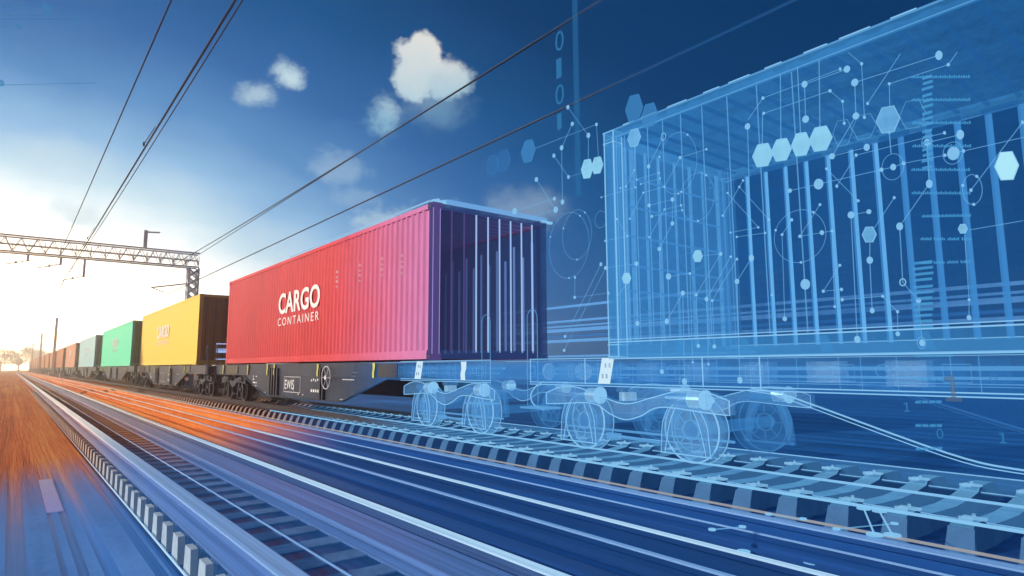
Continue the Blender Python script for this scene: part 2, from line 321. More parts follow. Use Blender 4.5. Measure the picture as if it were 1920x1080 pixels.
# ------------------------------------------------------------------ mesh helpers
class MB:
    def __init__(s): s.v = []; s.f = []; s.m = []
    def add(s, vs, fs, mi=0):
        k = len(s.v); s.v += [tuple(x) for x in vs]
        for f in fs: s.f.append([i + k for i in f]); s.m.append(mi)
    def box(s, x0, x1, y0, y1, z0, z1, mi=0):
        s.add([(x0, y0, z0), (x1, y0, z0), (x1, y1, z0), (x0, y1, z0), (x0, y0, z1), (x1, y0, z1), (x1, y1, z1), (x0, y1, z1)],
              [(3, 2, 1, 0), (4, 5, 6, 7), (0, 1, 5, 4), (1, 2, 6, 5), (2, 3, 7, 6), (3, 0, 4, 7)], mi)
    def bar(s, p, q, wd, ht, mi=0):
        p = Vector(p); q = Vector(q); d = (q - p)
        if d.length < 1e-6: return
        d.normalize(); up = Vector((0, 0, 1)) if abs(d.z) < .9 else Vector((1, 0, 0))
        a = d.cross(up).normalized() * wd / 2; b = a.cross(d).normalized() * ht / 2
        vs = [p - a - b, p + a - b, p + a + b, p - a + b, q - a - b, q + a - b, q + a + b, q - a + b]
        s.add(vs, [(0, 1, 2, 3), (7, 6, 5, 4), (0, 4, 5, 1), (1, 5, 6, 2), (2, 6, 7, 3), (3, 7, 4, 0)], mi)
    def tube(s, pts, r, n=6, mi=0, closed=False):
        pts = [Vector(p) for p in pts]; L = len(pts); rings = []
        for i, p in enumerate(pts):
            if closed: d = pts[(i + 1) % L] - pts[i - 1]
            else: d = pts[min(i + 1, L - 1)] - pts[max(i - 1, 0)]
            if d.length < 1e-9: d = Vector((0, 1, 0))
            d.normalize(); up = Vector((1, 0, 0)) if abs(d.x) < .9 else Vector((0, 0, 1))
            a = d.cross(up).normalized(); b = a.cross(d).normalized()
            rings.append([p + (a * math.cos(2 * math.pi * k / n) + b * math.sin(2 * math.pi * k / n)) * r for k in range(n)])
        vs = [v for rg in rings for v in rg]; fs = []
        for i in range(L if closed else L - 1):
            j = (i + 1) % L
            for k in range(n):
                fs.append((i * n + k, i * n + (k + 1) % n, j * n + (k + 1) % n, j * n + k))
        if not closed: fs += [tuple(range(n))[::-1], tuple((L - 1) * n + k for k in range(n))]
        s.add(vs, fs, mi)
    def cyl(s, p, q, r, n=20, mi=0, r2=None):
        p = Vector(p); q = Vector(q); d = (q - p).normalized(); up = Vector((0, 0, 1)) if abs(d.z) < .9 else Vector((0, 1, 0))
        a = d.cross(up).normalized(); b = a.cross(d).normalized(); r2 = r if r2 is None else r2
        c = [(math.cos(2 * math.pi * k / n), math.sin(2 * math.pi * k / n)) for k in range(n)]
        vs = [p + (a * x + b * y) * r for x, y in c] + [q + (a * x + b * y) * r2 for x, y in c]
        s.add(vs, [tuple(range(n))[::-1], tuple(range(n, 2 * n))] + [(k, (k + 1) % n, n + (k + 1) % n, n + k) for k in range(n)], mi)
    def polyx(s, yz, x0, x1, mi=0):
        n = len(yz); vs = [(x0, y, z) for y, z in yz] + [(x1, y, z) for y, z in yz]
        s.add(vs, [tuple(range(n)), tuple(range(2 * n - 1, n - 1, -1))] + [(k, n + k, n + (k + 1) % n, (k + 1) % n) for k in range(n)], mi)
    def polyy(s, xz, y0, y1, mi=0):
        n = len(xz); vs = [(x, y0, z) for x, z in xz] + [(x, y1, z) for x, z in xz]
        s.add(vs, [tuple(range(n)), tuple(range(2 * n - 1, n - 1, -1))] + [(k, n + k, n + (k + 1) % n, (k + 1) % n) for k in range(n)], mi)
    def sheet(s, path, ext, mi=0):
        n = len(path); e = Vector(ext); vs = [Vector(p) for p in path]; vs += [p + e for p in vs[:n]]
        s.add(vs, [(k, k + 1, n + k + 1, n + k) for k in range(n - 1)], mi)
    def ringx(s, x, y, z, r, t, th, n=40, mi=0):     # flat ring facing along X
        ro, ri = r + t / 2, r - t / 2; vs = []
        for k in range(n):
            c, q = math.cos(2 * math.pi * k / n), math.sin(2 * math.pi * k / n)
            vs += [(x - th / 2, y + c * ro, z + q * ro), (x - th / 2, y + c * ri, z + q * ri), (x + th / 2, y + c * ri, z + q * ri), (x + th / 2, y + c * ro, z + q * ro)]
        fs = []
        for k in range(n):
            j = (k + 1) % n
            for a in range(4): fs.append((k * 4 + a, k * 4 + (a + 1) % 4, j * 4 + (a + 1) % 4, j * 4 + a))
        s.add(vs, fs, mi)
    def build(s, name, mats, parent=None, loc=None, smooth=False):
        me = bpy.data.meshes.new(name); me.from_pydata(s.v, [], s.f)
        if not isinstance(mats, (list, tuple)): mats = [mats]
        for m in mats: me.materials.append(MT[m] if isinstance(m, str) else m)
        for p, i in zip(me.polygons, s.m): p.material_index = min(i, len(mats) - 1)
        if smooth:
            for p in me.polygons: p.use_smooth = True
        me.update()
        o = bpy.data.objects.new(name, me); COL.objects.link(o)
        if parent: o.parent = parent
        if loc: o.location = loc
        return o
def tag(o, label, cat, group=None, kind=None):
    if label: o['label'] = label
    if cat: o['category'] = cat
    if group: o['group'] = group
    if kind: o['kind'] = kind
    return o
def thing(name, label, cat, loc=(0, 0, 0), group=None):
    o = bpy.data.objects.new(name, None); COL.objects.link(o); o.location = loc; o.empty_display_size = .2
    return tag(o, label, cat, group)
def struct(o): o['kind'] = 'structure'; return o
CH = {}
def copy_tree(o, parent=None, loc=None):
    c = o.copy(); COL.objects.link(c)
    if parent: c.parent = parent
    if loc is not None: c.location = loc
    for ch in [x for x in o.children]: copy_tree(ch, c)
    return c
def spline(pts, k=8, closed=False):
    out = []; n = len(pts)
    for i in range(n - 1):
        p0, p1, p2, p3 = pts[max(i - 1, 0)], pts[i], pts[i + 1], pts[min(i + 2, n - 1)]
        for j in range(k):
            t = j / k
            out.append(tuple(.5 * (2 * b + (c - a) * t + (2 * a - 5 * b + 4 * c - d) * t * t + (3 * b - a - 3 * c + d) * t ** 3) for a, b, c, d in zip(p0, p1, p2, p3)))
    out.append(tuple(pts[-1])); return out
def lettering(text, size, width, name, mat, parent, loc, bold=0.0, spacing=1.0, thick=.004):
    """text facing the track (-X): reads towards -Y, upright; loc is its near-baseline start"""
    cu = bpy.data.curves.new(name, 'FONT'); cu.body = text; cu.size = 1.0; cu.offset = bold; cu.extrude = .0005; cu.space_character = spacing
    ob = bpy.data.objects.new(name, cu); COL.objects.link(ob)
    bpy.context.view_layer.update()
    me = bpy.data.meshes.new_from_object(ob.evaluated_get(bpy.context.evaluated_depsgraph_get()))
    bpy.data.objects.remove(ob); bpy.data.curves.remove(cu)
    xs = [v.co.x for v in me.vertices]; ys = [v.co.y for v in me.vertices]; zs = [v.co.z for v in me.vertices]
    x0, x1, y0, y1, z0, z1 = min(xs), max(xs), min(ys), max(ys), min(zs), max(zs)
    for v in me.vertices:
        u = (v.co.x - x0) / (x1 - x0) * width; h = (v.co.y - y0) / (y1 - y0) * size
        d = (v.co.z - z0) / max(1e-6, z1 - z0) * thick
        v.co = (-d, -u, h)
    me.materials.clear(); me.materials.append(MT[mat])
    o = bpy.data.objects.new(name, me); COL.objects.link(o); o.location = loc
    if parent: o.parent = parent
    return o

# ------------------------------------------------------------------ ground and track beds
b = MB(); b.add([(-270, -60, -.30), (270, -60, -.30), (270, 470, -.30), (-270, 470, -.30)], [(0, 1, 2, 3)])
struct(b.build('ground', 'ground'))
b = MB(); b.polyy([(1.16, -.296), (1.19, -.135), (2.22, -.135), (2.3, -.296)], -8, 500); struct(b.build('track_bed', 'bed'))
b = MB(); b.polyy([(2.6, -.296), (2.72, -.15), (4.34, -.15), (4.46, -.296)], -8, 500); struct(b.build('track_bed', 'bed_dark'))
b = MB(); b.polyy([(4.72, -.296), (4.78, -.272), (7.9, -.272), (8.0, -.296)], -8, 500); struct(b.build('track_bed', 'bed_dark'))
# a low slab and glowing streaks on the left
b = MB(); b.box(-1.6, .90, -8, 500, -.296, -.275); struct(b.build('path', 'ground'))

# ------------------------------------------------------------------ rails
def rail(x, hw, fwid, h, mat, label, top=0.0, y0=-8, y1=420, name='rail', head=.035, side=None):
    b = MB()
    w2 = min(.02, hw / 3)
    b.polyy([(x - fwid / 2, top - h), (x + fwid / 2, top - h), (x + fwid / 2, top - h + .018), (x + w2, top - h + .045), (x + w2, top - head - .012), (x + hw / 2, top - head),
             (x + hw / 2, top - .008), (x + hw / 2 - .008, top), (x - hw / 2 + .008, top), (x - hw / 2, top - .008), (x - hw / 2, top - head), (x - w2, top - head - .012), (x - w2, top - h + .045), (x - fwid / 2, top - h + .018)], y0, y1)
    o = tag(b.build(name, [mat, side or mat]), label, 'rail')
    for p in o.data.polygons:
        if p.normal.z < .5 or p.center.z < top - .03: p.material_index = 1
    return o
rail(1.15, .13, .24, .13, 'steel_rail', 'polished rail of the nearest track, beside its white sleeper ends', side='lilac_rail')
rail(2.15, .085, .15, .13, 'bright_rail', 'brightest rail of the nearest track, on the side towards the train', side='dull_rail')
rail(1.91, .26, .28, .10, 'lilac_rail', 'broad dull guard rail beside the brightest rail of the nearest track', top=-.03, name='guard_rail')
rail(3.15, .06, .10, .15, 'bright_rail', 'bright rail of the middle track, on its side away from the train', side='bed_dark')
rail(2.86, .05, .08, .12, 'steel_rail', 'dull guard rail running outside the middle track away from the train', top=-.03, side='bed_dark', name='guard_rail')
rail(3.98, .11, .14, .15, 'steel_rail', 'broad rail of the middle track, on its side towards the train', side='bed_dark')
rail(3.70, .026, .06, .12, 'steel_rail', 'thin guard rail inside the middle track on the train side', top=-.03, side='bed_dark', name='guard_rail')
for x, l in ((5.64, 'rail under the near wheels of the train, glassy at its near end'), (6.92, 'rail under the far wheels of the train, glassy at its near end')):
    o = rail(x, .065, .14, .15, 'glass_rail', l)
    b = MB(); b.cyl((x - .033, -8, .001), (x - .033, 12, .001), .006, 6); b.cyl((x - .07, -8, -.135), (x - .07, 11, -.135), .005, 6); b.build('light_edge', 'near_edge', o)
def cable(x, z, r, mat, label, y1=160, y0=-8):
    b = MB(); b.cyl((x, y0, z), (x, y1, z), r, 8); return tag(b.build('cable', mat, smooth=True), label, 'cable')
cable(4.27, -.04, .009, 'gold', 'pale brass coloured cable running beside the train track sleepers')
cable(2.31, -.10, .012, 'steel_rail', 'thin lilac cable beside the brightest rail, nearer the middle track', 60)
cable(2.36, -.16, .010, 'steel_rail', 'lower thin lilac cable close beside the nearest track bed', 60)
cable(.93, -.26, .007, 'bright_rail', 'thin pale wire along the white sleeper ends', 60)
cable(1.52, -.12, .007, 'steel_rail', 'thin wire lying between the rails of the nearest track', 60)
cable(5.09, -.055, .012, 'h_edge', 'glowing wire over the near ends of the train track sleepers', 16)
cable(6.13, -.085, .010, 'h_edge', 'glowing wire along the middle of the train track', 16)
cable(4.10, -.10, .018, 'steel_rail', 'pale cable between the brass cable and the broad middle rail', 60)
# light streaks made as thin glowing strips on the left path
b = MB()
for x, wd in ((.04, .05), (.26, .16), (.40, .05), (.515, .07), (.72, .15), (.87, .02), (-.22, .09), (.64, .015), (-.62, .1)):
    b.box(x - wd / 2, x + wd / 2, -8, 12, -.2745, -.2705)
o = b.build('path_stripes', fade_holo('blue light streak', (.09, .22, .52), .40)); o['kind'] = 'structure'
b = MB(); b.box(.345, .465, 7.05, 9.1, -.2695, -.260)
tag(b.build('cover_plate', trans('pale cover plate', (.5, .35, .4), .5, 0, (.28, .30, .66), .9, .75, G0, G1, GX)), 'pale rectangular cover plate lying on the left path', 'cover plate')

# ------------------------------------------------------------------ sleepers
b = MB(); b.polyy([(1.0, -.294), (1.02, -.125), (2.36, -.125), (2.40, -.294)], -.085, .085)
s0 = thing('sleeper', 'dark sleeper with a pale end under the rails of the nearest track', 'sleeper', (0, 2.2, 0), 'sleepers of the nearest track')
b.build('body', 'sleeper_near', s0)
b = MB(); b.polyx([(-.10, -.294), (.10, -.294), (.075, -.118), (-.075, -.118)], .955, .998); b.build('end_cap', 'sleeper_end', s0)
b = MB(); b.box(1.19, 1.235, -.05, .05, -.124, -.085); b.build('rail_clip', 'sleeper_near', s0)
for i in range(1, 100): copy_tree(s0, None, (0, 2.2 + .38 * i, 0))
def far_sleeper():
    t = thing('sleeper', 'pale sleeper with raised ends under the train track', 'sleeper', (0, .75, 0), 'sleepers of the train track')
    prof = [(5.10, -.27), (5.17, -.105), (5.22, -.085), (5.40, -.085), (5.47, -.13), (5.80, -.15), (6.2, -.165), (6.55, -.15), (6.78, -.125), (6.86, -.085), (7.15, -.085), (7.30, -.10), (7.42, -.27)]
    b = MB(); n = len(prof)
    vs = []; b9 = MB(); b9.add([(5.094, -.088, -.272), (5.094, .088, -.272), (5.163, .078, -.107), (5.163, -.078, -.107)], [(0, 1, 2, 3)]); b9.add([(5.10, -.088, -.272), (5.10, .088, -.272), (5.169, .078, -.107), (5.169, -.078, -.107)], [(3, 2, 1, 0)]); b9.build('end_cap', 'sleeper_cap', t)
    for x, z in prof:
        hw = .070 if z > -.11 else .078
        if z < -.2: hw = .10
        vs += [(x, -hw, z), (x, hw, z), (x, hw + .012, -.271), (x, -hw - .012, -.271)]
    fs = [(0, 1, 2, 3), tuple((n - 1) * 4 + k for k in (3, 2, 1, 0))]
    for i in range(n - 1):
        for k in range(4): fs.append((i * 4 + k, (i + 1) * 4 + k, (i + 1) * 4 + (k + 1) % 4, i * 4 + (k + 1) % 4))
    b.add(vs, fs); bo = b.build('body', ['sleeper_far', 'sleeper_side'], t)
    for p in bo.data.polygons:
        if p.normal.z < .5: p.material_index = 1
    for x in (5.36, 6.80):
        b = MB(); b.box(x, x + .06, -.09, .05, -.084, -.068); b.box(x - .07, x - .04, -.03, .05, -.084, -.06); b.cyl((x + .02, -.02, -.068), (x + .02, -.02, -.045), .012, 8)
        b.build('rail_clip', 'clip', t)
    return t
s1 = far_sleeper()
for i in range(1, 100): copy_tree(s1, None, (0, .75 + .408 * i, 0))

# ------------------------------------------------------------------ containers
CX, CZ, CH_, CW = 6.41, 1.10, 2.57, 2.44
def wave(a0, a1, period, depth):
    out = []; n = max(1, round((a1 - a0) / period)); p = (a1 - a0) / n
    for i in range(n):
        s = a0 + i * p
        out += [(s, 0), (s + p * .28, 0), (s + p * .5, depth), (s + p * .78, depth)]
    out.append((a1, 0)); return out
def frame_parts(t, L, mat, edge=None, rail_h=.16, castings='steel'):
    h = L / 2; hw = CW / 2
    b = MB()
    for s in (-1, 1): b.box(s * hw - .05 * (s > 0), s * hw + .05 * (s < 0), -h + .16, h - .16, .02, rail_h)
    b2 = b if edge is None else MB()
    b2.box(-hw + .16, hw - .16, -h, -h + .07, .02, rail_h); b.box(-hw + .16, hw - .16, h - .07, h, .02, rail_h)
    b.build('bottom_rail', mat, t)
    if edge: b2.build('bottom_rail', 'end_rail', t)
    b = MB()
    for s in (-1, 1): b.box(s * hw - .05 * (s > 0), s * hw + .05 * (s < 0), -h + .16, h - .16, CH_ - .09, CH_ - .01)
    b2 = b if edge is None else MB()
    b2.box(-hw + .16, hw - .16, -h, -h + .07, CH_ - .10, CH_ - .01); b.box(-hw + .16, hw - .16, h - .07, h, CH_ - .10, CH_ - .01)
    b.build('top_rail', mat, t)
    if edge: b2.build('top_rail', 'end_rail', t)
    for sx in (-1, 1):
        for sy in (-1, 1):
            x0, x1 = sorted((sx * hw, sx * (hw - .13))); y0, y1 = sorted((sy * h, sy * (h - .13)))
            b = MB(); b.box(x0, x1, y0, y1, .122, CH_ - .122); b.build('corner_post', mat if edge is None or sy > 0 else (edge if sx < 0 else 'end_rail'), t)
            for z0 in (0, CH_ - .12):
                e = .006
                x2, x3 = sorted((sx * (hw + e), sx * (hw - .165))); y2, y3 = sorted((sy * (h + e), sy * (h - .165)))
                b = MB(); b.box(x2, x3, y2, y3, z0, z0 + .118)
                b.cyl((sx * (hw + e + .002), sy * (h - .09), z0 + .06), (sx * (hw - .02), sy * (h - .09), z0 + .06), .03, 10, 1)
                b.build('corner_casting', [mat if edge is None or sy > 0 else (edge if sx < 0 else 'end_rail'), castings if edge is None or sx < 0 else 'end_rail'], t)
def logo(t, yc, L, scale=1.0, z=.86):
    x = -CW / 2 - .004
    lettering('CARGO', .52 * scale, 2.70 * scale, 'lettering', 'white', t, (x, yc, z + .29 * scale), .022, 1.02)
    lettering('CONTAINER', .20 * scale, 2.70 * scale, 'lettering', 'white', t, (x, yc + .02, z), .0, 1.35)
def plain_container(L, mat, mat_end, label, yc, logo_y=None, scale=1.0):
    t = thing('shipping_container', label, 'container', (CX, yc, CZ), 'containers on the train')
    h = L / 2; hw = CW / 2
    frame_parts(t, L, mat)
    for s in (-1, 1):
        b = MB()
        if s < 0: b.sheet([(s * hw + .008 + .012 * d, y, .16) for y, d in wave(-h + .13, h - .13, .28, 1.0)], (0, 0, CH_ - .25))
        else: b.sheet([(s * hw - .008 - d, y, .16) for y, d in wave(-h + .13, h - .13, .28, .035)], (0, 0, CH_ - .25))
        b.build('side_panel', mat, t)
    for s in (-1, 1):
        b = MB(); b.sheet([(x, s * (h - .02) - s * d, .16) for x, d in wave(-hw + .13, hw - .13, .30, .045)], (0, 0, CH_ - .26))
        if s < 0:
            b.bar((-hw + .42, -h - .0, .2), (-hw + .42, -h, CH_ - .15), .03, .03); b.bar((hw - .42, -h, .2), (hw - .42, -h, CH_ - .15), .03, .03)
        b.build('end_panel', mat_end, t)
    b = MB(); b.sheet([(-hw + .03, y, CH_ - .03 + d) for y, d in wave(-h + .05, h - .05, .3, .02)], (CW - .06, 0, 0)); b.build('roof', mat, t)
    if logo_y is not None: logo(t, logo_y, L, scale, .92)
    return t
def red_container():
    L = 12.19; yc = 8.546 + L / 2; h = L / 2; hw = CW / 2
    t = thing('shipping_container', 'red container lettered CARGO CONTAINER, its near end turning into glass', 'container', (CX, yc, CZ), 'containers on the train')
    frame_parts(t, L, 'red', 'edge_lilac')
    b = MB(); b.sheet([(-hw + .004 + d, y, .16) for y, d in wave(-h + .13, h - .13, .19, .028)], (0, 0, CH_ - .25)); b.build('side_panel', 'red', t)
    b = MB(); b.sheet([(hw - .008 - d, y, .16) for y, d in wave(-h + .13, h - .13, .274, .045)], (0, 0, CH_ - .25))
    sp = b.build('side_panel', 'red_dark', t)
    b = MB()
    for i in range(22):
        y = -h + .33 + i * .274; b.box(hw - .075, hw - .055, y - .022, y + .022, .18, CH_ - .35 - .25 * (i % 2))
    b.build('light_ribs', 'rib_lilac', sp)
    b = MB(); b.sheet([(x, h - .02 - d, .16) for x, d in wave(-hw + .13, hw - .13, .30, .045)], (0, 0, CH_ - .26)); b.build('end_panel', 'red_dark', t)
    b = MB(); b.box(-hw + .13, hw - .13, -h + .03, -h + .045, .16, CH_ - .1); ep = b.build('end_panel', 'tint_end', t)
    ep['label'] = 'see through navy end panel with glowing ribs'
    b = MB(); b2 = MB()
    for i in range(8):
        x = -hw + .36 + i * .249
        (b if i < 2 else b2).box(x - .009, x + .009, -h + .0, -h + .022, .13, CH_ - .10)
    b.build('light_ribs', 'edge_lilac', ep); b2.build('light_ribs', 'rib_white', ep)
    b = MB(); b.sheet([(-hw + .05, y, CH_ - .05 + d) for y, d in wave(-h + .07, h - .07, .24, .025)], (CW - .1, 0, 0)); rf = b.build('roof', 'red_roof', t)
    b = MB()
    for i in range(14):
        y = -h + .15 + i * .24; b.box(-hw + .08, hw - .08, y - .012, y + .012, CH_ - .066, CH_ - .054)
    b.build('roof_lines', holo('purple roof line', (.20, .18, .50), .55, 1.0), rf)
    b = MB(); b.box(-hw + .25, hw + .02, -h - .01, -h + .10, CH_ + .004, CH_ + .075); b.build('roof_strip', holo('light roof strip', (.16, .40, .78), .65, 1.0), t)
    b = MB()
    for k in range(4): b.box(-hw + .02 + .07 * k, -hw + .06 + .07 * k, -h + .02, -h + .12, CH_ + .002, CH_ + .05 + .02 * (k % 2))
    b.box(hw - .12, hw + .16, -h - .012, -h + .04, CH_ - .02, CH_ + .02); b.build('roof_marking', 'h_edge', t)
    b = MB(); b.tube([(-hw - .01, -h + .1, CH_ + .03), (-hw - .01, h * .1, CH_ + .02)], .014); b.build('roof_edge', holo('pale roof edge', (.35, .62, .85), .55, 1), t)
    b = MB()
    for dx, dy in ((0, 0), (.13, 0)): b.tube([(-hw - .003 + dx, -h - .003 + dy, .1), (-hw - .003 + dx, -h - .003 + dy, CH_ - .1)], .006, 5)
    b.build('light_line', 'edge_line', t)
    logo(t, 15.96 - yc, L, 1.0, 2.02 - CZ)
    b = MB()
    for y, z0 in ((11.3, 2.95), (10.35, 2.95), (12.4, 2.95), (9.6, 2.9)):
        for k in range(4): b.box(-hw - .004, -hw + .03, y - yc - .02, y - yc + .02, z0 - CZ - .10 * k, z0 - CZ - .10 * k + .05 - .02 * (k % 2))
    b.build('stencil_marking', holo('pale stencil', (.75, .45, .5), .5, 1), t)
    return t
red_container()
plain_container(12.6, 'yellow', 'yellow_end', 'yellow container with a shaded end, next behind the red one', 31.0, 32.85 - 31.0, 1.03)
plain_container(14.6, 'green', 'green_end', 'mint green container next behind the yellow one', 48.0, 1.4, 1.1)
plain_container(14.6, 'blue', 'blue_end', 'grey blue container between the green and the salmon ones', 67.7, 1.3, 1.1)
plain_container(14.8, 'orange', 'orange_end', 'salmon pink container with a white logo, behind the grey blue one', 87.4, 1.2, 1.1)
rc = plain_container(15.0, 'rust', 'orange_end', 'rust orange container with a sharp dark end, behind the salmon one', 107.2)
for i in range(1, 10):
    c = copy_tree(rc, None, (CX, 107.2 + 19.6 * i, CZ))
    c['label'] = 'rust orange container far down the train in the glare, past the first rust orange one'

# the projected glass container at the near end
def glass_container():
    L = 12.19; yc = 4.784 - L / 2; h = L / 2; hw = CW / 2
    t = thing('shipping_container', 'see through blue container of light, nearest of the train', 'container', (CX, yc, CZ), 'containers on the train')
    b = MB(); b.box(-hw + .02, -hw + .03, -h + .1, h - .1, .18, CH_ - .1); sp = b.build('side_panel', 'h_side', t)
    b = MB()
    for i in range(10):
        y = h - .17 - .11 * i * (1 + .12 * i); b.box(-hw + .012, -hw + .019, y - .004, y + .004, .17, CH_ - .1)
    b.build('light_lines', 'h_thin', sp)
    # far side wall and its ribs
    b = MB(); b.sheet([(hw - .02 - d, y, .17) for y, d in wave(-h + .1, h - .1, .27, .03)], (0, 0, CH_ - .26)); sp = b.build('side_panel', 'h_wall', t)
    b = MB(); b2 = MB(); b3 = MB()
    for i in range(26):
        y = h - .385 - .268 * i
        (b if i < 7 else b2).box(hw - .075, hw - .060, y - .018, y + .018, .14, CH_ - .16); b3.box(hw - .0595, hw - .052, y - .010, y + .045, .14, CH_ - .14)
    b.build('light_ribs', 'h_rib', sp); b2.build('light_ribs', 'h_rib2', sp); b3.build('light_ribs', 'h_rib2', sp)
    # end wall inside
    b = MB(); b.box(-hw + .03, hw - .03, h - .03, h - .02, .15, CH_ - .08); ep = b.build('end_panel', 'h_end', t)
    b = MB()
    for i, x in enumerate((-1.10, -1.02, -.92, -.80, -.55, -.30, .02, .34, .62, .95, 1.10)):
        wd = (.03, .02, .05, .07, .035, .04, .03, .05, .03, .06, .02)[i]
        b.box(x - wd / 2, x + wd / 2, h - .052, h - .034, .14, CH_ - .1)
    b.build('light_ribs', 'h_endrib', ep)
    b = MB()
    for z in (.45, .75, 1.05, 1.4, 1.75, 2.1): b.box(-.95, .95, h - .066, h - .055, z - .012, z + .012)
    for x, z in ((-.5, .62), (.3, .62), (-.5, 1.22), (.3, 1.22)):
        b.tube([(x + .16 * math.cos(a) * 1.6, h - .07, z + .10 * math.sin(a)) for a in [2 * math.pi * k / 20 for k in range(20)]], .005, 4, 0, True)
    for x in (.55, .75, .95):
        for z in (2.25, 2.32): b.box(x, x + .03, h - .07, h - .06, z, z + .03)
    b.build('bar_lines', 'h_rib2', ep)
    # roof with cross ribs
    b = MB(); b.sheet([(-hw + .03, y, CH_ - .03 + d) for y, d in wave(-h + .05, h - .05, .26, .02)], (CW - .06, 0, 0)); rf = b.build('roof', 'h_roof', t)
    b = MB()
    for i in range(44):
        y = h - .2 - .26 * i; b.box(-hw + .06, hw - .06, y - .018, y + .018, CH_ - .07, CH_ - .045)
    b.build('roof_ribs', 'h_roofrib', rf)
    # rails, posts
    b = MB(); b.box(-hw, -hw + .05, -h + .15, h - .15, CH_ - .085, CH_ - .005); b.box(hw - .05, hw, -h + .15, h - .15, CH_ - .12, CH_ - .005)
    b.box(-hw + .15, hw - .15, h - .06, h, CH_ - .12, CH_ - .01); tr = b.build('top_rail', 'h_rail', t)
    b = MB(); b.tube([(-hw - .004, -h, CH_ + .004), (-hw - .004, h, CH_ + .004)], .010); b.tube([(-hw - .004, -h, CH_ - .09), (-hw - .004, h, CH_ - .09)], .006)
    b.tube([(hw, -h, CH_ - .125), (hw, h, CH_ - .125)], .008); b.build('light_edge', 'h_thin', tr)
    b = MB(); y = h - .3
    k = 0
    while y > -h + 1:
        ln = .16 + .10 * ((k * 7) % 5) / 5; b.bar((-hw - .014, y, CH_ + .012), (-hw - .014, y - ln, CH_ + .012), .007, .009); y -= ln + .10 + .05 * (k % 3); k += 1
    b.build('dash_marking', 'h_edge', tr)
    b = MB()
    y = h - .6; k = 0
    while y > -h + 1: b.box(hw - .10, hw - .06, y - .30, y, CH_ - .16, CH_ - .10); y -= .48
    b.build('rail_blocks', 'h_roofrib', tr)
    b = MB(); b.box(-hw, -hw + .05, -h + .15, h - .05, -.02, .155); b.box(hw - .05, hw, -h + .15, h - .1, 0, .15); b.box(-hw + .1, hw - .1, h - .06, h, 0, .15); br = b.build('bottom_rail', 'h_rail', t)
    b = MB()
    for z in (.158, -.022, .185): b.tube([(-hw - .006, -h, z), (-hw - .006, h, z)], .006 if z < .18 else .004)
    b.tube([(hw - .06, -h, .158), (hw - .06, h, .158)], .006); b.build('light_edge', 'h_edge', br)
    b = MB(); y = h - .9
    while y > -h + .5:
        b = MB(); b.polyx([(y, .005), (y - .10, .005), (y - .06, .14), (y + .0, .14)], -hw - .012, -hw - .006); b.build('gusset', 'h_rail', br); y -= .72
    for sx, y0, e in ((-1, h, 'h_edge'), (1, h, 'h_thin'), (-1, -h, 'h_thin'), (1, -h, 'h_thin')):
        sy = 1 if y0 > 0 else -1
        x0, x1 = sorted((sx * hw, sx * (hw - .14))); ya, yb = sorted((y0, y0 - sy * .14))
        b = MB(); b.box(x0, x1, ya, yb, .0, CH_); cp = b.build('corner_post', 'h_rail' if sx < 0 else 'h_end', t)
        b = MB()
        for xx in (x0, x1):
            for yy in (ya, yb): b.tube([(xx, yy, 0), (xx, yy, CH_)], .008 if sx < 0 else .004, 5)
        b.build('light_edge', e, cp)
        for z0 in (0, CH_ - .13):
            b = MB(); b.box(x0 - .01, x1 + .01, ya - .01, yb + .01, z0, z0 + .13)
            cc = b.build('corner_casting', 'h_side', t)
            b = MB(); q = [(x0 - .01, ya - .01), (x1 + .01, ya - .01), (x1 + .01, yb + .01), (x0 - .01, yb + .01)]
            for z in (z0, z0 + .13): b.tube([(x, y, z) for x, y in q], .005, 4, 0, True)
            b.build('light_edge', 'h_edge' if sx < 0 else 'h_thin', cc)
    return t
glass_container()

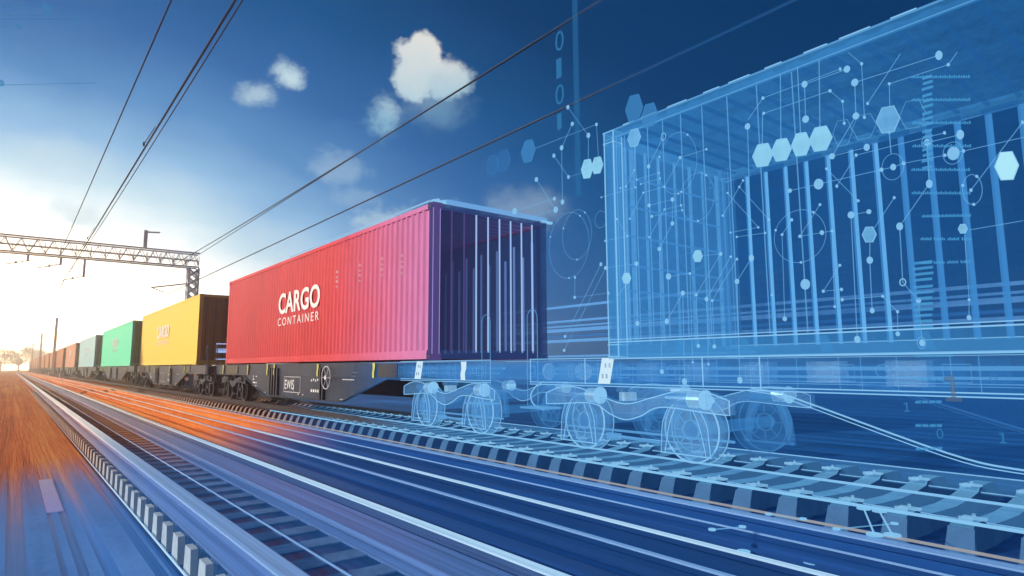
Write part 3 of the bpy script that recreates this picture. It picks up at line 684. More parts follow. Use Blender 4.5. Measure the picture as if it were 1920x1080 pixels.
# ------------------------------------------------------------------ wagons
TRK = 6.28                                    # middle of the train track
def bogie(t, yb, mats, ghost, near=True):
    """two cast side frames with horns, four wheels on two axles, spring barrels"""
    xc = TRK - CX; xs = (xc - .80, xc + .80)
    up = spline([(-1.32, .66), (-1.05, .735), (-.75, .74), (-.40, .66), (0, .575), (.40, .66), (.75, .74), (1.05, .735), (1.32, .66)], 5)
    lo = spline([(1.32, .52), (1.08, .53), (.50, .56), (.22, .45), (0, .40), (-.22, .45), (-.50, .56), (-1.08, .53), (-1.32, .52)], 5)
    b = MB()
    for x in xs:
        b.polyx([(y + yb, z) for y, z in up + lo], x - .05, x + .05)
        for ya in (-.775, .775):
            for s in (-1, 1):
                leg = spline([(ya + s * .20, .55), (ya + s * .27, .40), (ya + s * .29, .24), (ya + s * .30, .10)], 4)
                inn = spline([(ya + s * .25, .10), (ya + s * .22, .24), (ya + s * .18, .40), (ya + s * .11, .55)], 4)
                b.polyx([(y + yb, z) for y, z in leg + inn], x - .035, x + .035)
            b.box(x - .03, x + .03, yb + ya - .31, yb + ya + .31, .085, .105)
    b.box(xs[0], xs[1], yb - .22, yb + .22, .46, .60)
    bg = b.build('bogie', mats['body'], t)
    if ghost:
        b = MB(); x = xs[0] - .053
        b.tube([(x, y + yb, z) for y, z in up + lo], .0065, 5, 0, True)
        for ya in (-.775, .775):
            for s in (-1, 1):
                for k in ((.20, .27, .29, .30), (.11, .18, .22, .25)):
                    b.tube([(x + .02, ya + s * a + yb, z) for a, z in spline([(k[0], .55), (k[1], .40), (k[2], .24), (k[3], .10)], 4)], .0045, 5)
            b.tube([(x + .02, yb + ya - .31, .095), (x + .02, yb + ya + .31, .095)], .006, 5)
        x = xs[1] - .053; b.tube([(x, y + yb, z) for y, z in up + lo], .005, 5, 0, True)
        b.build('light_edge', 'h_edge' if near else 'h_thin', bg)
    for ya in (-.775, .775):
        b = MB(); b.cyl((xs[0] - .04, yb + ya, .335), (xs[1] + .04, yb + ya, .335), .065, 12); b.build('axle', mats['body'], bg, smooth=False)
        for sx in (-1, 1):
            xw = xc + sx * .66
            b = MB()
            b.cyl((xw - .05, yb + ya, .335), (xw + .05, yb + ya, .335), .325, 36, 0)
            b.cyl((xw - sx * .05, yb + ya, .335), (xw - sx * .082, yb + ya, .335), .36, 36, 0)
            b.ringx(xw + sx * .055, yb + ya, .335, .325 if not ghost else .33, .013 if ghost else .03, .012, 40, 1)
            b.ringx(xw - sx * .085, yb + ya, .335, .352, .007 if ghost else .02, .008, 40, 1)
            b.ringx(xw + sx * .055, yb + ya, .335, .21, .008, .010, 30, 2 if ghost else 0)
            b.ringx(xw + sx * .058, yb + ya, .335, .10, .012, .03, 20, 2 if ghost else 0)
            for k in range(8):
                a = k * math.pi / 4; b.bar((xw + sx * .056, yb + ya + .11 * math.cos(a), .335 + .11 * math.sin(a)), (xw + sx * .056, yb + ya + .2 * math.cos(a), .335 + .2 * math.sin(a)), .012, .008, 2 if ghost else 0)
            b.build('wheel', [mats['wheel'], mats['rim'], mats['soft']] if not (ghost and sx > 0) else ['h_wheel2', 'h_dim', 'h_dim'], bg)
    for ya in (-1.02, .42):
        for x in (xs[0] - .02, xs[1] + .02):
            b = MB(); b.cyl((x, yb + ya, .655), (x, yb + ya + .16, .655), .085, 18, 0); b.cyl((x, yb + ya - .035, .655), (x, yb + ya, .655), .098, 18, 1)
            b.cyl((x, yb + ya + .16, .655), (x, yb + ya + .44, .655), .062, 14, 2); b.cyl((x, yb + ya - .10, .655), (x, yb + ya - .035, .655), .03, 10, 1)
            if ghost: b.ringx
            b.build('spring_barrel', [mats['barrel'], mats['rim'], mats['body']], bg)
    b = MB(); x = xs[0] + .12
    for z in (.70, .78): b.cyl((x, yb + .10, z), (x, yb + .10, z + .07), .13, 20, 0, .13)
    b.cyl((x, yb + .10, .60), (x, yb + .10, .695), .10, 20, 1); b.build('bellows', [mats['body'], mats['barrel']], bg)
    b = MB(); b.tube([(xs[0] + .1, yb - .35, .17), (xs[0] + .1, yb + .35, .19)], .018, 6); b.box(xs[0] + .07, xs[0] + .13, yb + .22, yb + .40, .15, .22)
    b.tube([(xs[0] + .2, yb - 1.2, .24), (xs[0] + .2, yb + 1.2, .24)], .014, 6); b.build('brake_rod', mats['soft'], bg)
    return bg
def wagon(yc, hl, label, mode):
    """mode: 'real', 'half' (near bogie already light), 'ghost'"""
    t = thing('container_wagon', label, 'wagon', (CX, yc, 0), 'wagons of the train')
    rl = dict(body='steel', wheel='wheel', rim='tread', soft='steel', barrel='steel')
    gh = dict(body='h_body', wheel='h_disc', rim='h_edge', soft='h_thin', barrel='h_barrel')
    g = mode == 'ghost'; mid = 'wagon' if mode == 'half' else ('h_sill' if g else 'steel')
    beam = 'wagon' if mode == 'half' else ('h_beam' if g else 'steel')
    bp = hl - 1.45
    xs = -1.13
    b = MB()
    for s in (-1, 1):
        b.box(s * 1.13 - .012, s * 1.13 + .012, -hl, hl, .80, 1.06); b.box(s * 1.13 - .09 * (s > 0) - .012, s * 1.13 + .09 * (s < 0) + .012, -hl, hl, 1.062, 1.085)
        b.box(s * 1.13 - .09 * (s > 0) - .012, s * 1.13 + .09 * (s < 0) + .012, -hl, hl, .775, .798)
    b.box(-.2, .2, -hl, hl, .72, 1.0)
    for y in (-hl + .02, -bp, -bp * .5, 0, bp * .5, bp, hl - .06): b.box(-1.1, -.21, y, y + .04, .80, 1.04); b.box(.21, 1.1, y, y + .04, .80, 1.04)
    fr = b.build('frame', beam, t)
    if mode != 'real':
        b = MB()
        ya, yb = (-hl, hl) if g else (-hl, -hl + 2.6)
        for x in (-1.146, 1.146):
            for z in (1.088, .80, .772): b.tube([(x, ya, z), (x, yb, z)], .0055 if x < 0 else .004, 5)
        for y in ([hl - .01, hl - 1.0, hl - 2.6, hl - 3.2] if g else [-hl + .01]):
            b.tube([(-1.146, y, .79), (-1.146, y, 1.08)], .006, 5)
        b.build('light_edge', 'h_edge', fr)
        b = MB()
        y = ya + .12; k = 0
        while y < min(yb, hl) - .1:
            b.tube([(-1.146, y, .80), (-1.146, y, 1.06)], .0025, 4)
            if k % 3 == 0: b.tube([(-1.15, y + .05, .87), (-1.15, y + .22, .87), (-1.15, y + .22, 1.0), (-1.15, y + .05, 1.0)], .003, 4, 0, True)
            if k % 4 == 1: b.tube([(-1.15, y + .10 + .05 * math.cos(a), .95 + .05 * math.sin(a)) for a in [2 * math.pi * q / 16 for q in range(16)]], .003, 4, 0, True)
            y += .17 + .09 * (k * 5 % 3); k += 1
        b.tube([(-1.0, ya, .90), (-1.0, yb, .90)], .012, 5); b.tube([(-.9, ya, .97), (-.9, yb, .97)], .018, 5)
        b.build('fitting_lines', 'h_thin', fr)
        # boxes seen through the side beam
        b = MB()
        for k in range(7):
            y0 = (hl - .5 - .62 * k) if g else (-hl + .25 + .38 * k)
            b.box(-1.10, -.95, y0 - .28, y0, .83 + .02 * (k % 2), 1.03)
            b.tube([(-1.14, y0 - .05, .95), (-1.14, y0 - .05, 1.03), (-1.14, y0 - .10, 1.05)], .004, 4)
        b.build('equipment_box', 'h_body', t)
        b = MB(); y0 = (-hl + 1.95) if not g else hl - 1.35
        for s in (0,):
            yq = (-7.48 + 14.64 - 14.64) if False else y0
            b.polyx([(yq + .11, .80), (yq - .05, .80), (yq - .12, 1.085), (yq + .04, 1.085)], -1.185, -1.16)
            for zz in (.86, .98):
                for d in (.0, .06): b.box(-1.19, -1.1855, yq - .04 + d - (zz - .86) * .4, yq - .015 + d - (zz - .86) * .4, zz, zz + .05, 1)
        b.build('bracket_plate', ['h_plate', 'h_sill'], t)
    # belly side sills
    e = hl - 7.55
    prof = spline([(-4.45 - e, .79), (-4.20 - e, .76), (-3.9 - e, .67), (-2.95 - e, .37), (-2.55 - e, .305), (-2.1 - e, .30)], 5) if g else [(-4.35 - e, .80), (-4.25 - e, .775), (-2.55 - e, .33), (-2.40 - e, .305)]
    prof2 = [(-y, z - (.0 if g else .02)) for y, z in reversed(prof)]
    for x, nm in ((xs, 0), (1.09, 1)):
        b = MB(); b.polyx(prof + prof2, x, x + .03)
        ss = b.build('side_sill', mid if not g else 'h_sill', t)
        if g:
            b = MB(); b.tube([(x - .004, y, z) for y, z in prof + prof2], .0065 if nm == 0 else .011, 6)
            b.tube([(x - .004, y + .03, z - .022) for y, z in prof + prof2], .004, 5)
            b.build('light_edge', 'h_edge' if nm == 0 else 'h_pipe2', ss)
        else:
            b = MB(); b.bar
            for (ya, za), (yb, zb) in zip(prof, prof[1:] + prof2[:1]): b.bar((x + .005, ya, za - .012), (x + .005, yb, zb - .012), .09, .02)
            for (ya, za), (yb, zb) in zip(prof2, prof2[1:]): b.bar((x + .005, ya, za - .012), (x + .005, yb, zb - .012), .09, .02)
            b.build('sill_flange', mid, ss)
    for s in (-1, 1):
        gg = g or (mode == 'half' and s < 0)
        bogie(t, s * bp, gh if gg else rl, gg)
    # buffers beam, coupler, step, hand rails, tank
    for s in (-1, 1):
        gg = g or (mode == 'half' and s < 0)
        b = MB(); b.box(-.14, .14, s * hl - .02, s * hl + .36 * s if s > 0 else s * hl + .02, .70, .92) if s > 0 else b.box(-.14, .14, s * hl - .36, s * hl + .02, .70, .92)
        b.build('coupler', 'h_body' if gg else 'steel', t)
        b = MB()
        yy = s * (hl + .02)
        for dy in (0, .22):
            pass
        y1, y2 = yy, yy - s * .20
        loop = [(-1.17, y1, .50), (-1.17, y1, 1.05), (-1.17, y1, 1.60)] + [(-1.17, (y1 + y2) / 2 + (y1 - y2) / 2 * math.cos(a), 1.62 + .11 * math.sin(a)) for a in [math.pi * k / 8 for k in range(9)]] + [(-1.17, y2, 1.60), (-1.17, y2, .55)]
        b.tube(loop, .0045 if gg else .014, 6); b.box(-1.30, -1.0, min(yy, yy - s * .45), max(yy, yy - s * .45), .47, .492)
        b.build('handrail', 'h_thin' if gg else 'steel', t)
        if gg and g:
            b = MB(); y0 = s * (hl - .05); y3 = s * (hl - 1.3)
            if not g: y0, y3 = s * (hl + .05), s * (hl - .55)
            b.cyl((-.85, y0, .93), (-.85, y3, .93), .095, 22); b.cyl((-.85, y0 + s * .02, .93), (-.85, y0, .93), .11, 22, 1); b.cyl((-.85, (y0 + y3) / 2 - .05, .93), (-.85, (y0 + y3) / 2 + .05, .93), .10, 22, 1)
            b.build('air_tank', ['h_body', 'h_barrel'], t)
            b = MB(); b.tube(spline([(-1.0, s * (hl - .1), .80), (-1.0, s * (hl + .05), .74), (-1.0, s * (hl + .16), .62), (-1.0, s * (hl + .10), .50), (-1.0, s * (hl - .1), .44)], 6), .008); b.build('brake_hose', 'h_edge', t)
    if mode == 'ghost': return t
    # near sill equipment
    x = xs - .004
    k = 0
    for y in (2.17, 1.63, -1.27, -3.98 - e, 6.51 + e, 3.9, -6.9 - e):
        b = MB(); b.polyx([(y - .05, 1.07), (y + .05, 1.07), (y + .035, .97), (y + .06, .88), (y + .05, .80), (y - .02, .80), (y - .01, .9), (y - .045, .97)], xs - .05, xs - .018); k += 1; b.build('container_lock', 'lock' if (mode == 'real' or y > -6) else 'h_plate', t)
        if mode == 'real' and k > 5: break
    b = MB()
    for y in (1.96, 1.78, 1.58, 1.38): b.box(xs - .06, xs - .001, y - .035, y + .035, .31, .98)
    for y in (-1.42, -1.58): b.box(xs - .06, xs - .001, y - .03, y + .03, .31, .98)
    b.build('stiffener', 'steel', t)
    for y0, y1 in ((4.97 + e, 6.2 + e), (-4.84 - e, -4.13 - e)):
        b = MB(); b.box(xs - .03, xs - .013, y0, y1, .81, 1.05); b.build('warning_board', 'stripes' if (mode == 'real' or y0 > 0) else trans('warning board turning to light', (.05, .05, .05), .5, 0, (.02, .05, .16), .9, 1, 9.0, 10.5), t)
    b = MB(); y = -1.88
    b.ringx(xs - .10, y, .78, .235, .012, .016, 36); b.ringx(xs - .10, y, .78, .03, .04, .04, 14)
    for k in range(6):
        a = k * math.pi / 3; b.bar((xs - .10, y, .78), (xs - .10, y + .235 * math.cos(a), .78 + .235 * math.sin(a)), .008, .008)
    b.build('handwheel', 'gantry' if mode == 'half' else 'steel', t)
    b = MB()
    def mark(y0, z0, wd, ht): b.box(x - .004, x + .002, y0 - wd, y0, z0, z0 + ht)
    # stencil frame and marks
    for (y0, z0, wd, ht) in ((.96, .765, 1.10, .010), (.96, .405, 1.10, .010), (.96, .415, .010, .35), (.28, .415, .008, .35), (-.13, .415, .010, .35)):
        mark(y0, z0, wd, ht)
    rs = random.Random(3)
    for z0 in (.97, .90, .83, .74, .66, .57, .49):
        yy = 3.51
        mark(yy, z0, .06 + .14 * rs.random(), .035)
        if rs.random() > .4: mark(yy - .24, z0, .10, .030)
    for q in range(9): mark(.14 - .095 * q, .95, .07, .045)
    for q in range(4): mark(-.80 - .12 * q, .68 + .02 * (q % 2), .05, .05)
    for q in range(4): mark(-.80 - .13 * q, .45, .07, .06)
    for z0, n in ((.95, 3), (.88, 8), (.81, 7), (.74, 6)):
        for q in range(n): mark(-2.45 - .095 * q - .03 * (8 - n), z0, .06, .018)
    mark(2.5, .345, .12, .01); mark(-2.4, .345, .14, .01)
    for y0, z0 in ((3.85, .93), (4.3, .99), (-.1, .85), (-.4, .85), (.0, .36), (-.3, .36), (-2.3, .97)): mark(y0, z0, .05, .025)
    b.build('stencil_marking', 'white', t)
    if mode == 'half': lettering('EWIS', .225, .62, 'lettering', 'white', t, (x - .001, .90, .475), 0, 1.0)
    return t
wagon(14.64, 7.55, 'wagon under the red container, dark steel at its far end and see through light at its near end', 'half')['label'] = 'wagon under the red container, dark steel turning into see through light'
wagon(4.784 - 12.19 / 2, 7.55, 'see through wagon of light under the nearest, projected container', 'ghost')
wy = wagon(31.0, 7.75, 'dark steel wagon under the yellow container', 'real')
wg = wagon(48.0, 8.75, 'dark steel wagon under the mint green container', 'real')
for y, l in ((67.7, 'dark steel wagon under the grey blue container'), (87.4, 'dark steel wagon under the salmon container'), (107.2, 'dark steel wagon under the first rust orange container')):
    copy_tree(wg, None, (CX, y, 0))['label'] = l
for i in range(1, 10): copy_tree(wg, None, (CX, 107.2 + 19.6 * i, 0))['label'] = 'dark wagon far down the train under a distant rust orange container'
# light pipes beyond the train
def pipe(x, z, r, mat, y0, y1, label):
    b = MB(); b.cyl((x, y0, z), (x, y1, z), r, 8); return tag(b.build('glowing_pipe', mat, smooth=True), label, 'pipe', 'glowing pipes beyond the wagons')
k = 0
for z, r, y0, y1, m, l in ((2.05, .022, 4.9, 10.6, 'h_pipe', 'topmost glowing pipe, set apart above the bundle in the gap between the containers'),
                     (1.79, .020, -4, 10.7, 'h_pipe', 'upper edge pipe of the glowing bundle in the gap between the containers'),
                     (1.70, .014, -4, 10.5, 'h_pipe', 'second pipe from the top of the glowing bundle between the containers'),
                     (1.63, .030, -4, 10.7, 'h_pipe', 'thickest pipe in the glowing bundle between the containers'),
                     (1.52, .018, -4, 10.3, 'h_pipe2', 'fourth pipe from the top of the glowing bundle between the containers'),
                     (1.44, .026, -4, 10.6, 'h_pipe', 'lowest thick pipe of the glowing bundle between the containers'),
                     (1.17, .016, 4.5, 10.9, 'h_pipe', 'glowing pipe low down at deck height between the containers')):
    pipe(7.70, z, r, m, y0, y1, l)
b = thing('railing', 'short white blue railings at the gap behind the red container', 'railing', (5.95, 23.0, 0))
for z in (1.80, 1.62, 1.54, 1.28):
    q = MB(); q.tube([(-.55, -.1, z), (-.02, -.1, z)], .02 if z != 1.54 else .05); q.build('rail_bar', holo('pale railing light', (.42, .5, .85), .8, 1.0) if z == 1.8 else 'hexrail' if False else 'rib_white', b)
q = MB(); q.tube([(-.35, -.1, .9), (-.35, -.1, 1.84)], .012); q.tube([(-.02, -.1, .9), (-.02, -.1, 1.84)], .015); q.build('post', 'steel', b)

# ------------------------------------------------------------------ overhead line and gantry
def wire(pts, r, label, mat='wire'):
    b = MB(); b.tube(pts, r, 6); return tag(b.build('overhead_wire', mat), label, 'wire')
def sag(x, z, y0, y1, dz, n=30, span=50, ph=42):
    return [(x, y, z - dz * (1 - (2 * (((y - ph) / span) % 1) - 1) ** 2)) for y in [y0 + (y1 - y0) * k / n for k in range(n + 1)]]
wire([(1.22, -5, 5.5), (1.13, 250, 5.5)], .011, 'thin overhead wire on the sky side, farthest from the train')
wire([(1.84, -5, 5.5), (1.72, 250, 5.5)], .017, 'thick overhead contact wire above the nearest track')
wire(sag(2.05, 6.06, -5, 250, .25, 60), .010, 'messenger wire just above the thick contact wire of the nearest track')
wire([(7.30, -5, 5.5), (6.9, 250, 5.5)], .021, 'lowest overhead wire running over the train')
wire(sag(7.15, 7.10, -8, 42, .18, 40), .020, 'thick sagging messenger wire over the train')
wire([(6.85, -5, 6.8), (7.15, 42, 6.72)], .015, 'thin wire crossing the sagging messenger wire over the train')
for y, xa, z in ((14.2, 1.78, 5.5), (26, 1.77, 5.5)):
    b = MB(); b.cyl((xa, y, z), (xa + .18, y, z + .42), .008, 6); b.cyl((xa, y, z - .03), (xa, y, z + .05), .02, 8); tag(b.build('wire_dropper', 'wire'), 'short hanger on the thick contact wire, ' + ('nearer one' if y < 20 else 'farther one by the gantry'), 'wire hanger')
g = thing('overhead_gantry', 'pale lattice gantry spanning the tracks in the glare', 'gantry', (0, 42.5, 0))
b = MB(); x0, x1, z0, z1 = -16.5, 8.7, 7.15, 8.1
for yy in (-.35, .35):
    b.box(x0, x1, yy - .04, yy + .04, z0, z0 + .08); b.box(x0, x1, yy - .04, yy + .04, z1 - .08, z1)
    n = 36
    for k in range(n):
        xa = x0 + (x1 - x0) * k / n; xb = x0 + (x1 - x0) * (k + 1) / n
        b.bar((xa, yy, z0 + .1), ((xa + xb) / 2, yy, z1 - .1), .035, .035); b.bar(((xa + xb) / 2, yy, z1 - .1), (xb, yy, z0 + .1), .035, .035)
for k in range(37):
    xa = x0 + (x1 - x0) * k / 36; b.bar((xa, -.3, (z0 + z1) / 2), (xa, .3, (z0 + z1) / 2 + .0), .03, .5)
b.box(x0, x1, -.04, .04, (z0 + z1) / 2 - .05, (z0 + z1) / 2 + .05)
b.build('beam', 'gantry', g)
for xl in (-16.4, 8.45):
    b = MB()
    for dx in (-.27, .27):
        for dy in (-.27, .27): b.box(xl + dx - .05, xl + dx + .05, dy - .05, dy + .05, -.3, 7.14)
    for k in range(14):
        z = -.2 + k * .52
        for dy in (-.27, .27): b.bar((xl - .27, dy, z), (xl + .27, dy, z + .5), .05, .10); b.bar((xl + .27, dy, z), (xl - .27, dy, z + .5), .05, .10)
        for dx in (-.27, .27): b.bar((xl + dx, -.27, z), (xl + dx, .27, z + .5), .05, .10)
    b.build('leg', 'gantry', g)
b = MB(); b.box(5.66, 5.86, -.1, .1, 8.105, 9.2); b.bar((5.75, 0, 9.1), (6.5, 0, 9.16), .08, .08); b.build('mast', 'gantry', g)
for x, z in ((2.85, 6.1), (.3, 6.75), (1.75, 6.7)):
    b = MB(); b.box(x - .06, x + .06, -.06, .06, z, 7.145); b.bar((x, 0, z + .05), (x - 1.0, 0, z - .25), .05, .05); b.cyl((x - .5, 0, z - .16), (x - .5, 0, z - .02), .05, 8); b.build('hanger', 'gantry', g)
b = MB(); b.bar((6.2, -.2, 5.75), (8.2, -.2, 6.15), .06, .08); b.bar((6.2, -.2, 5.75), (6.9, -.2, 5.52), .05, .05); b.build('cantilever', 'gantry', g)
def mast(y, label):
    t = thing('catenary_mast', label, 'mast', (4.75, y, -.3), 'masts between the tracks')
    b = MB(); b.box(-.16, .16, -.16, .16, 0, 8.6)
    for k in range(10): b.box(-.19, .19, -.19, .19, .3 + k * .85, .38 + k * .85)
    b.build('pole', 'gantry', t)
    b = MB(); b.bar((0, 0, 7.6), (2.0, 0, 7.0), .07, .07); b.bar((0, 0, 6.2), (2.0, 0, 7.0), .07, .07); b.bar((0, 0, 6.6), (-2.2, 0, 6.0), .07, .07); b.build('cantilever', 'gantry', t)
    b = MB(); b.box(-.45, .45, -.45, .45, 0, .55); b.build('footing', 'pale', t)
mast(112, 'nearest pale mast standing left of the salmon container'); mast(168, 'second pale mast, beyond the nearest one in the glare'); mast(235, 'third and farthest pale mast in the glare')
for i, y in enumerate((96, 122, 152, 196, 262)):
    b = MB(); b.box(-.22, .22, -.5, .5, 0, .62); b.polyx([(-.5, .621), (.5, .621), (.42, .72), (-.42, .72)], -.2, .2)
    tag(b.build('marker_block', 'pale', None, (5.0 - .08 * i, y, -.3)), ['nearest white marker block beside the train track', 'second white marker block along the train track', 'third white marker block, in the middle of the row', 'fourth white marker block, small in the glare', 'farthest white marker block, a speck by the horizon'][i], 'marker block', 'white marker blocks beside the train track')

# ------------------------------------------------------------------ far trees and halls on the horizon
def tree(x, y, h, rc, seed, label):
    rs = random.Random(seed); t = thing('tree', label, 'tree', (x, y, -.3), 'trees on the horizon')
    b = MB(); b.cyl((0, 0, 0), (0, 0, h * .55), h * .035, 8, 0, h * .015)
    for k in range(5):
        a = k * 1.3; b.cyl((0, 0, h * (.25 + .06 * k)), (math.cos(a) * rc * .6, math.sin(a) * rc * .6, h * (.5 + .07 * k)), h * .012, 5, 0, h * .004)
    b.build('trunk', 'bark', t)
    b = MB(); cl = [(rs.uniform(-.7, .7) * rc, rs.uniform(-.7, .7) * rc, h * rs.uniform(.38, .9), rs.uniform(.28, .5) * rc) for _ in range(16)]
    for cx, cy, cz, r in cl:
        for _ in range(70):
            u, v, q = rs.gauss(0, 1), rs.gauss(0, 1), rs.gauss(0, 1); n = math.sqrt(u * u + v * v + q * q) + 1e-6; rr = r * rs.uniform(.6, 1.1)
            p = Vector((cx + u / n * rr, cy + v / n * rr, cz + q / n * rr * .8)); s = h * .035 * rs.uniform(.6, 1.4)
            a = Vector((rs.gauss(0, 1), rs.gauss(0, 1), rs.gauss(0, 1))).normalized() * s; c = Vector((rs.gauss(0, 1), rs.gauss(0, 1), rs.gauss(0, 1))).normalized() * s
            b.add([p - a, p + c * .6, p + a, p - c * .6], [(0, 1, 2, 3)])
    b.build('crown', 'leaf', t)
for i, (x, y, h, rc, l) in enumerate(((-9, 260, 7.5, 4.5, 'leftmost tree on the horizon, cut by the edge'), (-3, 300, 8.5, 5, 'tall tree in the glare just left of the vanishing rails'), (2.5, 330, 9.5, 5, 'tree standing where the nearest rails vanish'),
        (-7, 340, 7, 5, 'low tree behind the leftmost ones'), (10.5, 420, 13, 6, 'highest rounded tree beyond the end of the train'), (13, 440, 12, 6, 'tree half hidden behind the far end of the train'))):
    tree(x, y, h, rc, i + 5, l)
hb = thing('distant_hall', 'long low hall beyond the trees on the horizon', 'hall', (-24, 330, -.3))
b = MB(); b.box(-16, 16, -5, 5, 0, 5.2); b.build('wall', 'hall', hb)
b = MB(); b.polyx([(-5.4, 5.201), (5.4, 5.201), (0, 7)], -16.4, 16.4); b.build('roof', 'hall', hb)
b = MB()
for k in range(8): b.box(-15 + 4 * k, -13 + 4 * k, -5.03, -5.002, 1.4, 3.6)
b.build('window_band', 'steel', hb)

